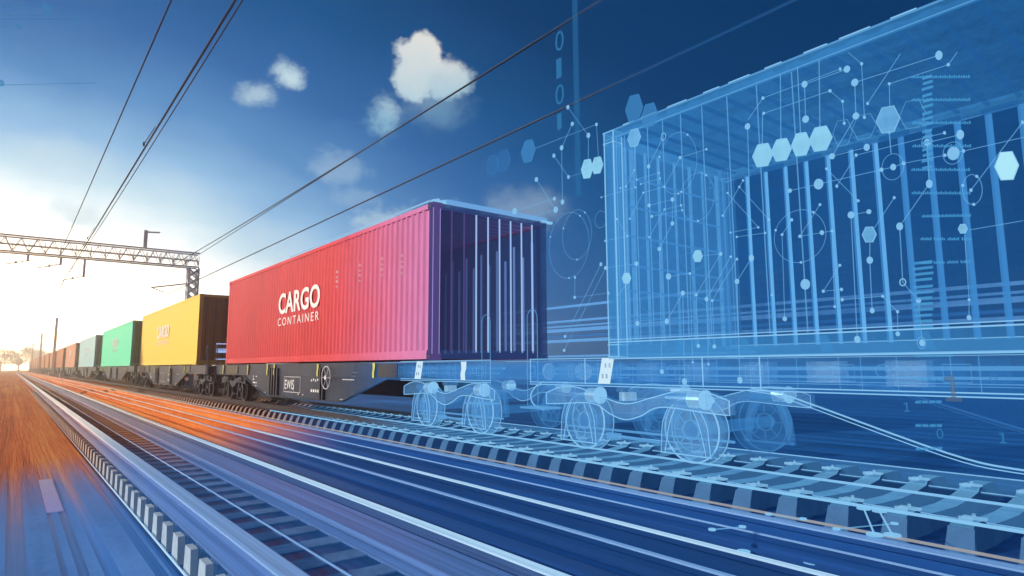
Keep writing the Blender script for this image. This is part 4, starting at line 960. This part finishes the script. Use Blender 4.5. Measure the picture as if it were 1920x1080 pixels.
# positions (along the track, height, radius) in metres
NETWORKS=[
 ('chain hung from a small ring under the roof, with five discs along it',[[(3.8,3.3,0.036,0.029,'r'),(4.0,3.04,0.022,0.017,'d'),(4.01,2.63,0.02,0.017,'d'),(3.72,2.63,0.022,0.017,'d'),(3.73,2.39,0.02,0.018,'d'),(3.9,2.16,0.021,0.019,'d'),(3.92,0.94,0.023,0.02,'d')]]),
 ('bent line of four dots crossing the taller ring from roof towards the corner post',[[(3.31,3.03,0.011,0.009,'d'),(3.61,3.03,0.016,0.012,'d'),(3.81,2.78,0.011,0.01,'d'),(4.08,2.78,0.01,0.009,'d'),(4.27,2.54,0.01,0.009,'d')]]),
 ('short sloping bar just left of the taller ring, upper of two parallel ones',[[(4.16,2.94,0.01,0.008,'d'),(3.87,2.94,0.01,0.008,'d')]]),
 ('short sloping bar just left of the taller ring, lower of two parallel ones',[[(4.11,2.88,0.009,0.008,'d'),(3.86,2.88,0.01,0.008,'d')]]),
 ("sloping bar crossing the bright corner post and meeting the hexagon's long stem",[[(4.67,2.86,0.01,0.008,'d'),(4.18,2.86,0.01,0.009,'d')]]),
 ('tiny three dot bent line beside the stem of the corner hexagon',[[(4.39,2.9,0.009,0.008,'d'),(4.31,2.9,0.011,0.01,'d'),(4.19,3.05,0.01,0.009,'d')]]),
 ("sloping bar with a big dot ending on the lower ring's left side",[[(3.98,2.51,0.015,0.013,'d'),(3.61,2.5,0.011,0.008,'d')]]),
 ('thin bent line from the lower ring falling to a dot near the corner post',[[(3.62,2.55,0.012,0.009,'d'),(3.82,2.55,0.01,0.008,'d'),(4.02,2.3,0.01,0.009,'d')]]),
 ('three dot corner shaped line touching the edge of the corner post',[[(4.63,2.36,0.011,0.009,'d'),(4.31,2.36,0.012,0.01,'d'),(4.45,2.57,0.011,0.01,'d')]]),
 ('long diagonal ending in a sharp V, right of the lower ring',[[(3.11,2.56,0.01,0.008,'d'),(2.83,2.19,0.011,0.007,'d'),(3.1,2.19,0.009,0.006,'d')]]),
 ('lone sloping bar under the sharp V line',[[(3.04,2.14,0.01,0.008,'d'),(2.77,2.13,0.011,0.007,'d')]]),
 ('roof shaped line whose right leg drops to a plumb line',[[(3.17,2.36,0.011,0.008,'d'),(2.99,2.59,0.01,0.008,'d'),(2.73,2.24,0.011,0.011,'d'),(2.74,1.59,0.01,0.009,'d')],[(2.99,2.59,0.0,0.0,'n'),(2.95,2.64,0.011,0.008,'d')]]),
 ('bright stepped line through four discs ending in a ring at the wagon deck',[[(4.63,2.06,0.02,0.022,'d'),(4.2,2.05,0.023,0.022,'d'),(4.21,1.43,0.024,0.022,'d'),(3.84,1.43,0.026,0.021,'d'),(3.64,1.69,0.023,0.021,'d'),(3.66,0.85,0.029,0.026,'d')]]),
 ('line from the small hexagon bending down to a long plumb line with a disc',[[(3.4,2.02,0.0,0.0,'n'),(3.21,2.01,0.017,0.014,'d'),(3.49,1.66,0.014,0.013,'d'),(3.49,1.18,0.018,0.015,'d')]]),
 ('big disc with a bar to a dot and a long plumb line below',[[(3.8,1.87,0.031,0.028,'d'),(3.55,1.87,0.012,0.011,'d'),(3.56,1.03,0.01,0.009,'d')]]),
 ('slanting line bent into a plumb line, left one of a parallel pair',[[(3.11,1.97,0.011,0.01,'d'),(3.38,1.61,0.021,0.017,'d'),(3.39,1.01,0.011,0.01,'d')]]),
 ('slanting line bent into a plumb line, right one of a parallel pair',[[(3.05,1.94,0.011,0.01,'d'),(3.32,1.59,0.012,0.01,'d'),(3.32,1.17,0.019,0.016,'d')]]),
 ('tall chain of three big discs from under the roof down to the side sill',[[(2.88,3.12,0.028,0.024,'d'),(2.91,1.93,0.029,0.022,'d'),(3.06,1.74,0.023,0.02,'d'),(3.08,0.87,0.029,0.022,'d')]]),
 ('long slanting line in the gap between the containers, left of a pair',[[(4.7,2.11,0.022,0.016,'d'),(5.29,1.34,0.018,0.016,'d')]]),
 ('long slanting line in the gap between the containers, right of a pair',[[(4.63,2.06,0.017,0.014,'d'),(5.31,1.18,0.018,0.016,'d')]]),
 ('two discs on a sloping line with a third disc hanging under the roof edge',[[(2.01,3.32,0.027,0.023,'d'),(2.35,3.32,0.028,0.023,'d'),(2.36,3.02,0.03,0.026,'d')]]),
 ('four big discs zigzagging down from the roof to the row of hexagons',[[(1.39,3.18,0.033,0.021,'d'),(1.96,3.19,0.029,0.025,'d'),(1.97,2.92,0.027,0.023,'d'),(2.17,2.65,0.024,0.021,'d'),(1.91,2.65,0.027,0.02,'d')]]),
 ('thin line rising, then stepping down into the first hollow hexagon',[[(2.72,3.19,0.013,0.01,'d'),(2.15,3.19,0.013,0.011,'d'),(2.06,3.07,0.011,0.009,'d'),(2.06,2.89,0.013,0.009,'d')]]),
 ('long thin line just under the roof edge with a dot at each end',[[(2.06,3.34,0.013,0.008,'d'),(2.72,3.33,0.014,0.012,'d'),(2.87,3.18,0.0,0.0,'n')]]),
 ('thin plumb line dropping from a dot at the roof to the second hollow hexagon',[[(1.99,3.45,0.0,0.0,'n'),(1.9,3.32,0.013,0.009,'d'),(1.91,2.89,0.013,0.009,'d')]]),
 ('thin slanting line climbing out past the roof edge',[[(1.88,2.99,0.011,0.008,'d'),(1.63,3.29,0.0,0.0,'n')]]),
 ('thin line over the large filled hexagon, rising to a dot by the tick scale',[[(1.73,2.9,0.0,0.0,'n'),(1.72,3.09,0.011,0.008,'d'),(1.34,3.09,0.011,0.009,'d'),(1.28,3.16,0.0,0.0,'n')]]),
 ('long rising line threaded through a big disc, a ringed disc and a fuzzy disc',[[(2.53,2.45,0.018,0.015,'d'),(2.29,2.45,0.043,0.036,'d'),(1.82,2.45,0.016,0.012,'d'),(1.74,2.45,0.024,0.018,'d'),(1.67,2.46,0.014,0.01,'d'),(1.41,2.45,0.012,0.008,'d'),(1.36,2.45,0.047,0.035,'d'),(1.3,2.45,0.012,0.008,'d'),(0.97,2.45,0.0,0.0,'n')]]),
 ('thin check mark shaped line below the hollow hexagons',[[(2.15,2.4,0.013,0.009,'d'),(1.99,2.61,0.013,0.009,'d'),(1.4,2.61,0.012,0.008,'d')]]),
 ("long chain from a bright disc down through rings to the container's bottom rail",[[(1.31,2.57,0.033,0.021,'d'),(1.51,2.57,0.027,0.02,'d'),(1.52,2.27,0.03,0.019,'d'),(1.73,2.0,0.028,0.021,'d'),(1.74,1.59,0.025,0.019,'r'),(1.65,1.45,0.02,0.015,'d'),(1.65,1.15,0.024,0.016,'d')]]),
 ('slanting line rising from the centre of the faint ring at the right',[[(1.28,2.17,0.012,0.008,'d'),(0.97,2.55,0.012,0.007,'d')]]),
 ('short falling line between two bright ribs under the hexagon row',[[(2.22,2.56,0.01,0.009,'d'),(2.0,2.25,0.011,0.009,'d')]]),
 ('line from a dot to the middle hexagon, then two discs below it',[[(1.75,2.22,0.011,0.008,'d'),(1.9,2.02,0.0,0.0,'n')],[(1.94,1.91,0.0,0.0,'n'),(1.95,1.78,0.027,0.021,'d'),(1.96,1.4,0.02,0.015,'d')]]),
 ('two discs joined by a bar with a long plumb line to the bottom rail',[[(1.93,2.15,0.018,0.016,'d'),(2.06,2.15,0.027,0.023,'d'),(2.08,1.19,0.027,0.021,'d')]]),
 ('zigzag of three dots inside the largest ring with a plumb line beside it',[[(2.29,2.28,0.011,0.009,'d'),(2.47,2.05,0.013,0.011,'d'),(2.29,2.05,0.019,0.015,'d'),(2.21,2.05,0.011,0.009,'d'),(2.23,1.45,0.01,0.009,'d')]]),
 ("short slanting line at the largest ring's left with a plumb line under it",[[(2.53,2.2,0.013,0.011,'d'),(2.62,2.09,0.011,0.01,'d'),(2.64,1.38,0.019,0.017,'d')]]),
 ('sideways V shaped line right of the lone big disc',[[(2.17,1.77,0.011,0.01,'d'),(2.31,1.58,0.013,0.01,'d'),(2.17,1.58,0.013,0.01,'d')]]),
 ('low hump shaped line with four dots above the bottom rail',[[(2.17,1.5,0.013,0.01,'d'),(1.88,1.5,0.011,0.009,'d'),(1.79,1.38,0.011,0.009,'d'),(1.8,1.22,0.017,0.013,'d')]]),
 ("line from the small white hexagon out past the picture's right edge",[[(1.31,1.9,0.0,0.0,'n'),(1.02,1.91,0.0,0.0,'n')],[(1.34,1.87,0.0,0.0,'n'),(1.35,1.43,0.01,0.006,'d'),(1.36,1.31,0.017,0.012,'d')]]),
 ('bent line in the sky linking to the twin bright hexagons',[[(5.44,3.55,0.025,0.021,'d'),(5.19,3.22,0.023,0.018,'d'),(4.92,3.21,0.0,0.0,'n')]]),
 ('slanting line dropping onto the left one of the twin bright hexagons',[[(5.18,4.08,0.025,0.022,'d'),(4.85,3.63,0.03,0.025,'d'),(4.86,3.35,0.0,0.0,'n')]]),
 ("sloping line just above the red container's far top corner, with a bright dot",[[(6.21,3.01,0.041,0.04,'d'),(5.44,3.01,0.023,0.021,'d')]]),
 ('sloping line from above the red container meeting the ring in the gap',[[(5.91,2.86,0.0,0.0,'n'),(5.42,2.87,0.038,0.034,'d'),(5.77,3.33,0.03,0.027,'d')]]),
 ('level bar low in the gap between the containers, with a drop line',[[(5.11,2.01,0.015,0.012,'d'),(5.12,1.78,0.018,0.016,'d'),(4.6,1.78,0.017,0.013,'d')]]),
 ('thin tall line with two dots in the sky left of the light column',[[(5.11,3.85,0.025,0.022,'d'),(5.3,3.61,0.03,0.027,'d'),(5.3,2.94,0.03,0.026,'d')]]),
 ('long faint sloping line in the sky left of the glass container',[[(5.82,3.74,0.0,0.0,'n'),(4.72,3.72,0.019,0.016,'d'),(4.7,3.32,0.0,0.0,'n')]]),
]
HEXES=[
 ('twin bright hexagon in the sky, left one of the touching pair',(4.86, 3.23, 0.114, 0.087),0,None),
 ('twin bright hexagon in the sky, right one of the touching pair',(4.7, 3.23, 0.098, 0.081),0,None),
 ('faint hexagon in the sky, largest of the dim ones over the red container',(5.9, 3.73, 0.15, 0.133),2,None),
 ('faint hexagon in the sky, middle one of the dim three over the red container',(6.41, 3.74, 0.146, 0.139),3,None),
 ('faint hexagon in the sky, dimmest and leftmost of those over the red container',(6.66, 3.74, 0.14, 0.139),3,None),
 ('dim blue hexagon poking above the roof edge, left of two',(4.15, 3.71, 0.154, 0.111),2,None),
 ('dim blue hexagon poking above the roof edge, right of two',(3.95, 3.57, 0.128, 0.101),2,None),
 ("pale hexagon at the glass container's top corner with a long stem",(4.16, 3.39, 0.098, 0.083),1,(4.18, 2.86)),
 ("small pale hexagon on a bar by the glass container's end wall",(3.44, 2.02, 0.057, 0.048),0,None),
 ('small pale hexagon low by the bright corner post',(4.32, 1.91, 0.057, 0.055),0,(4.46, 1.72)),
 ('glowing hexagon on a stem, first from the left in the row of four',(2.74, 2.81, 0.104, 0.089),0,(2.72, 3.19)),
 ('glowing hexagon on a stem, second from the left in the row of four',(2.57, 2.81, 0.098, 0.083),0,(2.54, 3.48)),
 ('glowing hexagon on a stem, third from the left in the row of four',(2.4, 2.81, 0.1, 0.076),0,(2.39, 3.48)),
 ('glowing hexagon on a stem, rightmost in the row of four',(2.24, 2.81, 0.103, 0.087),0,(2.21, 3.47)),
 ('large dimmer filled hexagon between the two hollow ones',(1.74, 2.81, 0.102, 0.076),1,(1.74, 2.55)),
 ('brightest hexagon by the right end, standing alone over dark glass',(1.07, 2.28, 0.097, 0.059),4,None),
 ('middle sized hexagon alone among the bright ribs',(1.93, 1.97, 0.06, 0.046),1,None),
 ('small white hexagon low on the right with a plumb line',(1.34, 1.91, 0.032, 0.024),0,None),
]
HOLLOW=[
 ('hollow hexagon outline right of the row of four filled ones',(2.07, 2.81, 0.106, 0.07)),
 ('hollow hexagon outline left of the large filled hexagon',(1.91, 2.81, 0.098, 0.083)),
 ('hollow hexagon outline crossed by the tick column',(1.58, 2.8, 0.107, 0.079)),
]
RINGS=[
 ('tall ring crossing the glass roof near the far corner',(3.64, 2.98, 0.309, 0.229)),
 ('ring hung below the taller one by the end wall',(3.43, 2.59, 0.232, 0.189)),
 ('small ring left of the bright corner post',(4.68, 2.61, 0.095, 0.086)),
 ('larger of two nested rings in the gap between the containers',(5.2, 2.4, 0.387, 0.336)),
 ('smaller nested ring with dots in the gap between the containers',(5.06, 2.5, 0.29, 0.238)),
 ('largest ring over the bright ribs, with a dot at its foot',(2.47, 2.05, 0.218, 0.216)),
 ('ring around a disc on the long rising line',(1.74, 2.45, 0.098, 0.073)),
 ('ring around the fuzzy disc at right',(1.36, 2.45, 0.078, 0.058)),
 ('faint ring below the brightest hexagon',(1.27, 2.17, 0.103, 0.055)),
 ('small ring round the disc at the wagon deck',(3.66, 0.85, 0.057, 0.052)),
 ('small ring round the disc at the bottom rail',(1.65, 1.15, 0.04, 0.026)),
 ('small ring round a disc right of the tick column top',(1.51, 2.57, 0.042, 0.031)),
]
DIGITS=[
 ('0',(5.31, 4.98, 0.25, 0.211),'dim digit 0 in the sky, topmost of the column'),
 ('1',(5.3, 4.63, 0.25, 0.211),'dim digit 1 in the sky between two zeros'),
 ('0',(5.32, 4.29, 0.25, 0.2),'dim digit 0 in the sky below the digit 1'),
 ('1',(5.31, 3.95, 0.202, 0.174),'faintest digit 1 in the sky at the foot of the column'),
 ('1',(1.78, 0.7, 0.067, 0.061),"pale digit 1 under the glass wagon's upper sill, left one"),
 ('0',(1.26, 0.91, 0.067, 0.043),"pale digit 0 under the glass wagon's side sill at right"),
 ('0',(1.59, 0.53, 0.067, 0.052),'faint digit 0 just above the curved sill edge'),
 ('1',(1.24, 0.53, 0.067, 0.052),'pale digit 1 at right below the sloping far sill'),
 ('1',(1.49, 0.84, 0.177, 0.137),'large amber digit 1 under the glass wagon'),
]
TICKS=[
  [(1.56, 3.06), (1.21, 2.93)] ,
  [(1.57, 2.89), (1.22, 2.77)] ,
  [(1.58, 2.72), (1.23, 2.61)] ,
  [(1.59, 2.55), (1.24, 2.45)] ,
  [(1.61, 2.38), (1.26, 2.29)] ,
  [(1.62, 2.21), (1.27, 2.13)] ,
  [(1.57, 2.03), (1.28, 1.98)] ,
  [(1.59, 1.87), (1.29, 1.82)] ,
  [(1.6, 1.7), (1.31, 1.67)] ,
  [(1.69, 1.05), (1.46, 1.05)] ,
  [(1.69, 0.89), (1.53, 0.89)] ,
  [(1.71, 0.73), (1.55, 0.74)] ,
  [(1.72, 0.57), (1.56, 0.58)] ,
  [(1.73, 0.41), (1.57, 0.43)] ,
]
TICKCOL= [[(1.49, 3.03), (1.43, 3.01)], [(1.49, 2.99), (1.43, 2.97)], [(1.5, 2.95), (1.43, 2.92)], [(1.5, 2.9), (1.44, 2.88)], [(1.5, 2.86), (1.44, 2.84)], [(1.51, 2.82), (1.44, 2.79)], [(1.51, 2.77), (1.45, 2.75)], [(1.51, 2.73), (1.45, 2.71)], [(1.52, 2.69), (1.45, 2.67)], [(1.52, 2.64), (1.46, 2.62)], [(1.52, 2.6), (1.46, 2.58)], [(1.53, 2.56), (1.46, 2.54)], [(1.53, 2.51), (1.47, 2.5)], [(1.53, 2.47), (1.47, 2.45)], [(1.54, 2.43), (1.47, 2.41)], [(1.54, 2.38), (1.48, 2.37)]]
BARCOL= [[(1.64, 1.71), (1.53, 1.69)], [(1.65, 1.67), (1.53, 1.65)], [(1.65, 1.63), (1.53, 1.61)], [(1.65, 1.59), (1.54, 1.57)], [(1.66, 1.54), (1.54, 1.53)], [(1.66, 1.5), (1.54, 1.49)], [(1.66, 1.46), (1.55, 1.45)], [(1.67, 1.42), (1.55, 1.41)], [(1.67, 1.38), (1.55, 1.37)], [(1.67, 1.34), (1.56, 1.33)], [(1.67, 1.3), (1.56, 1.29)], [(1.68, 1.26), (1.56, 1.25)]]
DISC= (2.45, 1.65, 0.043, 0.037)
FLOOR= [[(4.69, 1.99), (4.03, 1.66)], [(4.69, 1.89), (4.1, 1.59)], [(3.99, 1.86), (4.4, 1.69)], [(4.08, 2.11), (4.03, 2.32)], [(3.6, 2.25), (3.4, 2.33)]]
FDISC= [(3.72, 1.88), (4.08, 1.9), (3.6, 2.25), (4.61, 1.46), (3.85, 2.31), (3.01, 2.91), (3.28, 2.71)]
LEFT= [(-0.63, 7.47), (0.04, 7.72), (-0.62, 7.33), (0.05, 7.57), (-0.61, 7.25), (0.46, 7.64), (-0.6, 7.11), (-0.34, 7.2), (-0.52, 6.07), (0.89, 6.48)]
HAZE = 0.0036

# ------------------------------------------------------------------ floating light graphics beside the glass container
HX = 5.0
def disc(b, y, z, rz, ry, th=.005, n=22): b.polyx([(y + ry * math.cos(2 * math.pi * k / n), z + rz * math.sin(2 * math.pi * k / n)) for k in range(n)], -th, th)
def hoop(b, y, z, rz, ry, t, n=56): b.tube([(0, y + ry * math.cos(2 * math.pi * k / n), z + rz * math.sin(2 * math.pi * k / n)) for k in range(n)], t, 4, 0, True)
for label, polys in NETWORKS:
    y0, z0 = polys[0][0][0], polys[0][0][1]
    zb = min(n[1] for p in polys for n in p)
    t = thing('light_network', label, 'light graphic', (HX, y0, zb), 'node and line graphics of light')
    L = MB()
    for p in polys:
        for a, c in zip(p, p[1:]):
            wd = .0054 if max(a[2], c[2]) > .024 else .0038
            L.bar((0, a[0] - y0, a[1] - zb), (0, c[0] - y0, c[1] - zb), wd, .004)
    L.build('line', 'n_line', t)
    for p in polys:
        for y, z, r, r2, k in p:
            if k == 'n': continue
            b = MB()
            if k == 'r': hoop(b, y - y0, z - zb, r, r2, .004, 28)
            else: disc(b, y - y0, z - zb, max(r, .007), max(r2, .007))
            b.build('node', 'n_node', t)
def hexpts(y, z, r, r2): return [(y + r2 * 1.06 * math.cos(math.pi / 3 * k + .10), z + r * 1.1 * math.sin(math.pi / 3 * k + .10)) for k in range(6)]
for label, (y, z, r, r2), kind, stem in HEXES:
    t = thing('light_hexagon', label, 'light hexagon', (HX - .02, y, z - r), 'filled hexagons of light')
    b = MB(); b.polyx([(a - y, c - z + r) for a, c in hexpts(y, z, r, r2)], -.006, .006); b.build('face', 'hex%d' % kind, t)
    b = MB(); b.tube([(-.008, a - y, c - z + r) for a, c in hexpts(y, z, r, r2)], .0030, 4, 0, True); b.build('rim', 'n_node' if kind in (0, 1, 4) else 'hex2', t)
    if stem:
        b = MB(); s = 1 if stem[1] > z else -1
        b.bar((0, 0, r + s * r * .9), (0, stem[0] - y, stem[1] - z + r), .006, .004); b.cyl((-.007, 0, r + s * r * .95), (.007, 0, r + s * r * .95), .012, 12); b.build('stem', 'n_line', t)
for label, (y, z, r, r2) in HOLLOW:
    b = MB(); b.tube([(0, a - y, c - z + r) for a, c in hexpts(y, z, r, r2)], .0022, 4, 0, True)
    tag(b.build('hexagon_outline', 'n_line', None, (HX - .02, y, z - r)), label, 'light hexagon', 'hollow hexagons of light')
for label, (y, z, r, r2) in RINGS:
    t = thing('light_ring', label, 'light ring', (HX - .01, y, z - r), 'rings of light')
    b = MB(); hoop(b, 0, r, r, r2, .0024, 72); b.build('hoop', 'n_line', t)
    if r > .1:
        for a in (.4, 2.2, 4.71):
            b = MB(); disc(b, r2 * math.cos(a), r + r * math.sin(a), .010, .008); b.build('node', 'n_node', t)
for txt, (y, z, h, h2), label in DIGITS:
    if txt == '1' and z < 1:
        b = MB(); u = h / 7
        b.box(-.003, .003, -u * .5, u * .5, u * 1.05, h); b.box(-.003, .003, u * .52, u * 1.9, h - u * 1.5, h - u * .6); b.box(-.003, .003, -u * 1.8, u * 1.8, 0, u)
        o = b.build('light_digit', 'amber' if 'amber' in label else 'digit', None, (HX, y, z - h / 2))
        tag(o, label, 'light digit', 'digits of light'); continue
    o = lettering(txt, h, h * (.58 if txt == '0' else .36), 'light_digit', 'amber' if 'amber' in label else 'digit', None, (HX, y + h * .28, z - h / 2), -.01)
    tag(o, label, 'light digit', 'digits of light')
TL = ['top one', 'second one down', 'third one down', 'fourth one down', 'fifth one down', 'sixth one down', 'seventh one down', 'eighth one down', 'ninth one down', 'tenth one down, at the side sill', 'eleventh one down', 'twelfth one down', 'thirteenth one down', 'lowest one']
for i, (a, c) in enumerate(TICKS):
    b = MB(); n = 26
    for k in range(n):
        if i > 6 and k % 7 == 6: continue
        y = a[0] + (c[0] - a[0]) * k / n; z = a[1] + (c[1] - a[1]) * k / n; wd = (c[0] - a[0]) / n * .62
        b.box(-.003, .003, y - a[0] + wd, y - a[0], z - a[1], z - a[1] + .014 + .006 * (k % 2))
    tag(b.build('tick_row', 'tick', None, (HX - .04, a[0], a[1])), 'row of fine light ticks by the tick column, ' + TL[i], 'tick row', 'rows of light ticks')
for data, lab in ((TICKCOL, 'upright column of short light bars, the upper one'), (BARCOL, 'upright column of wider light bars low down')):
    y0, z0 = data[-1][0][0], data[-1][0][1]; b = MB()
    for a, c in data: b.box(-.003, .003, c[0] - y0, a[0] - y0, a[1] - z0 - .009, a[1] - z0 + .009)
    tag(b.build('bar_scale', 'tick', None, (HX - .045, y0, z0)), lab, 'light scale')
b = MB(); b.box(-.01, .01, -.035, .035, 0, 2.75); tag(b.build('light_column', 'column', None, (HX, 5.03, 2.95)), 'dim upright band of light in the sky beside the digits', 'light band')
b = MB(); disc(b, 0, 0, DISC[2], DISC[3]); tag(b.build('light_disc', 'n_node', None, (HX, DISC[0], DISC[1])), 'lone big disc of light between two bright ribs', 'light disc')
# floor marks
for i, ((xa, ya), (xb, yb)) in enumerate(FLOOR):
    t = thing('floor_link', ['left bright bar of a pair crossing the broad rail at the bottom', 'right bright bar of a pair crossing the broad rail at the bottom', 'thin level floor line beside the paired bars', 'thin floor line far left of the paired bars', 'short floor line at the bottom near the bright middle rail'][i], 'floor mark', (xa, ya, .012), 'light lines on the floor')
    b = MB(); b.bar((0, 0, 0), (xb - xa, yb - ya, 0), .010 if i < 2 else .005, .006); b.build('line', 'n_node' if i < 2 else 'n_line', t)
    for p in ((0, 0), (xb - xa, yb - ya)):
        b = MB(); b.cyl((p[0], p[1], -.004), (p[0], p[1], .006), .045 if i < 2 else .022, 20); b.build('node', 'n_node', t)
for i, (x, y) in enumerate(FDISC):
    b = MB(); b.cyl((0, 0, 0), (0, 0, .006), (.06, .045, .04, .05, .03, .05, .035)[i], 24)
    if i in (1, 3, 5):
        rr = .085; vs = []
        b.tube([(rr * math.cos(a), rr * math.sin(a), .003) for a in [2 * math.pi * k / 32 for k in range(32)]], .003, 4, 0, True)
    tag(b.build('floor_disc', 'n_node', None, (x, y, -.135 if x < 4.5 else -.255)), ['largest floor disc of light at the bottom edge', 'floor disc with a halo left of the paired bars', 'floor disc beside the bright middle rail', 'floor disc with a halo right of the paired bars', 'smallest floor disc touching the bright middle rail', 'haloed floor disc farthest from the paired bars', 'plain floor disc between the haloed one and the bright rail'][i], 'floor disc', 'discs of light on the floor')
# data lines in the sky on the left
for i in range(5):
    (xa, za), (xb, zb) = LEFT[2 * i], LEFT[2 * i + 1]
    t = thing('sky_line', ['topmost thin light line in the sky with a big end dot', 'second light line from the top of the sky group', 'longest light line of the sky group, with an end dot', 'shortest light line of the sky group', 'lone faint light line lower down in the sky'][i], 'light line', (xa, 14, za), 'level light lines in the sky')
    b = MB(); b.bar((-1.2, 0, -.42), (xb - xa, 0, zb - za), .010, .010); b.build('line', 'digit' if i != 2 else 'column', t)
    b = MB(); q = (xb - xa, zb - za) if i != 4 else (0, 0)
    b.cyl((q[0], -.01, q[1]), (q[0], .01, q[1]), (.07, .04, .045, .04, .06)[i], 20); b.build('node', 'digit', t)

# ------------------------------------------------------------------ glare haze over the line
if HAZE:
    m, t, o = new_mat('warm haze')
    v = N(t, 'ShaderNodeVolumePrincipled'); v.inputs['Color'].default_value = (1.0, .94, .84, 1); v.inputs['Density'].default_value = HAZE; v.inputs['Anisotropy'].default_value = .86
    t.links.new(v.outputs[0], o.inputs['Volume'])
    b = MB(); b.box(-280, 280, -70, 480, -1.4, 16.0)
    h = b.build('haze', m); h['kind'] = 'stuff'
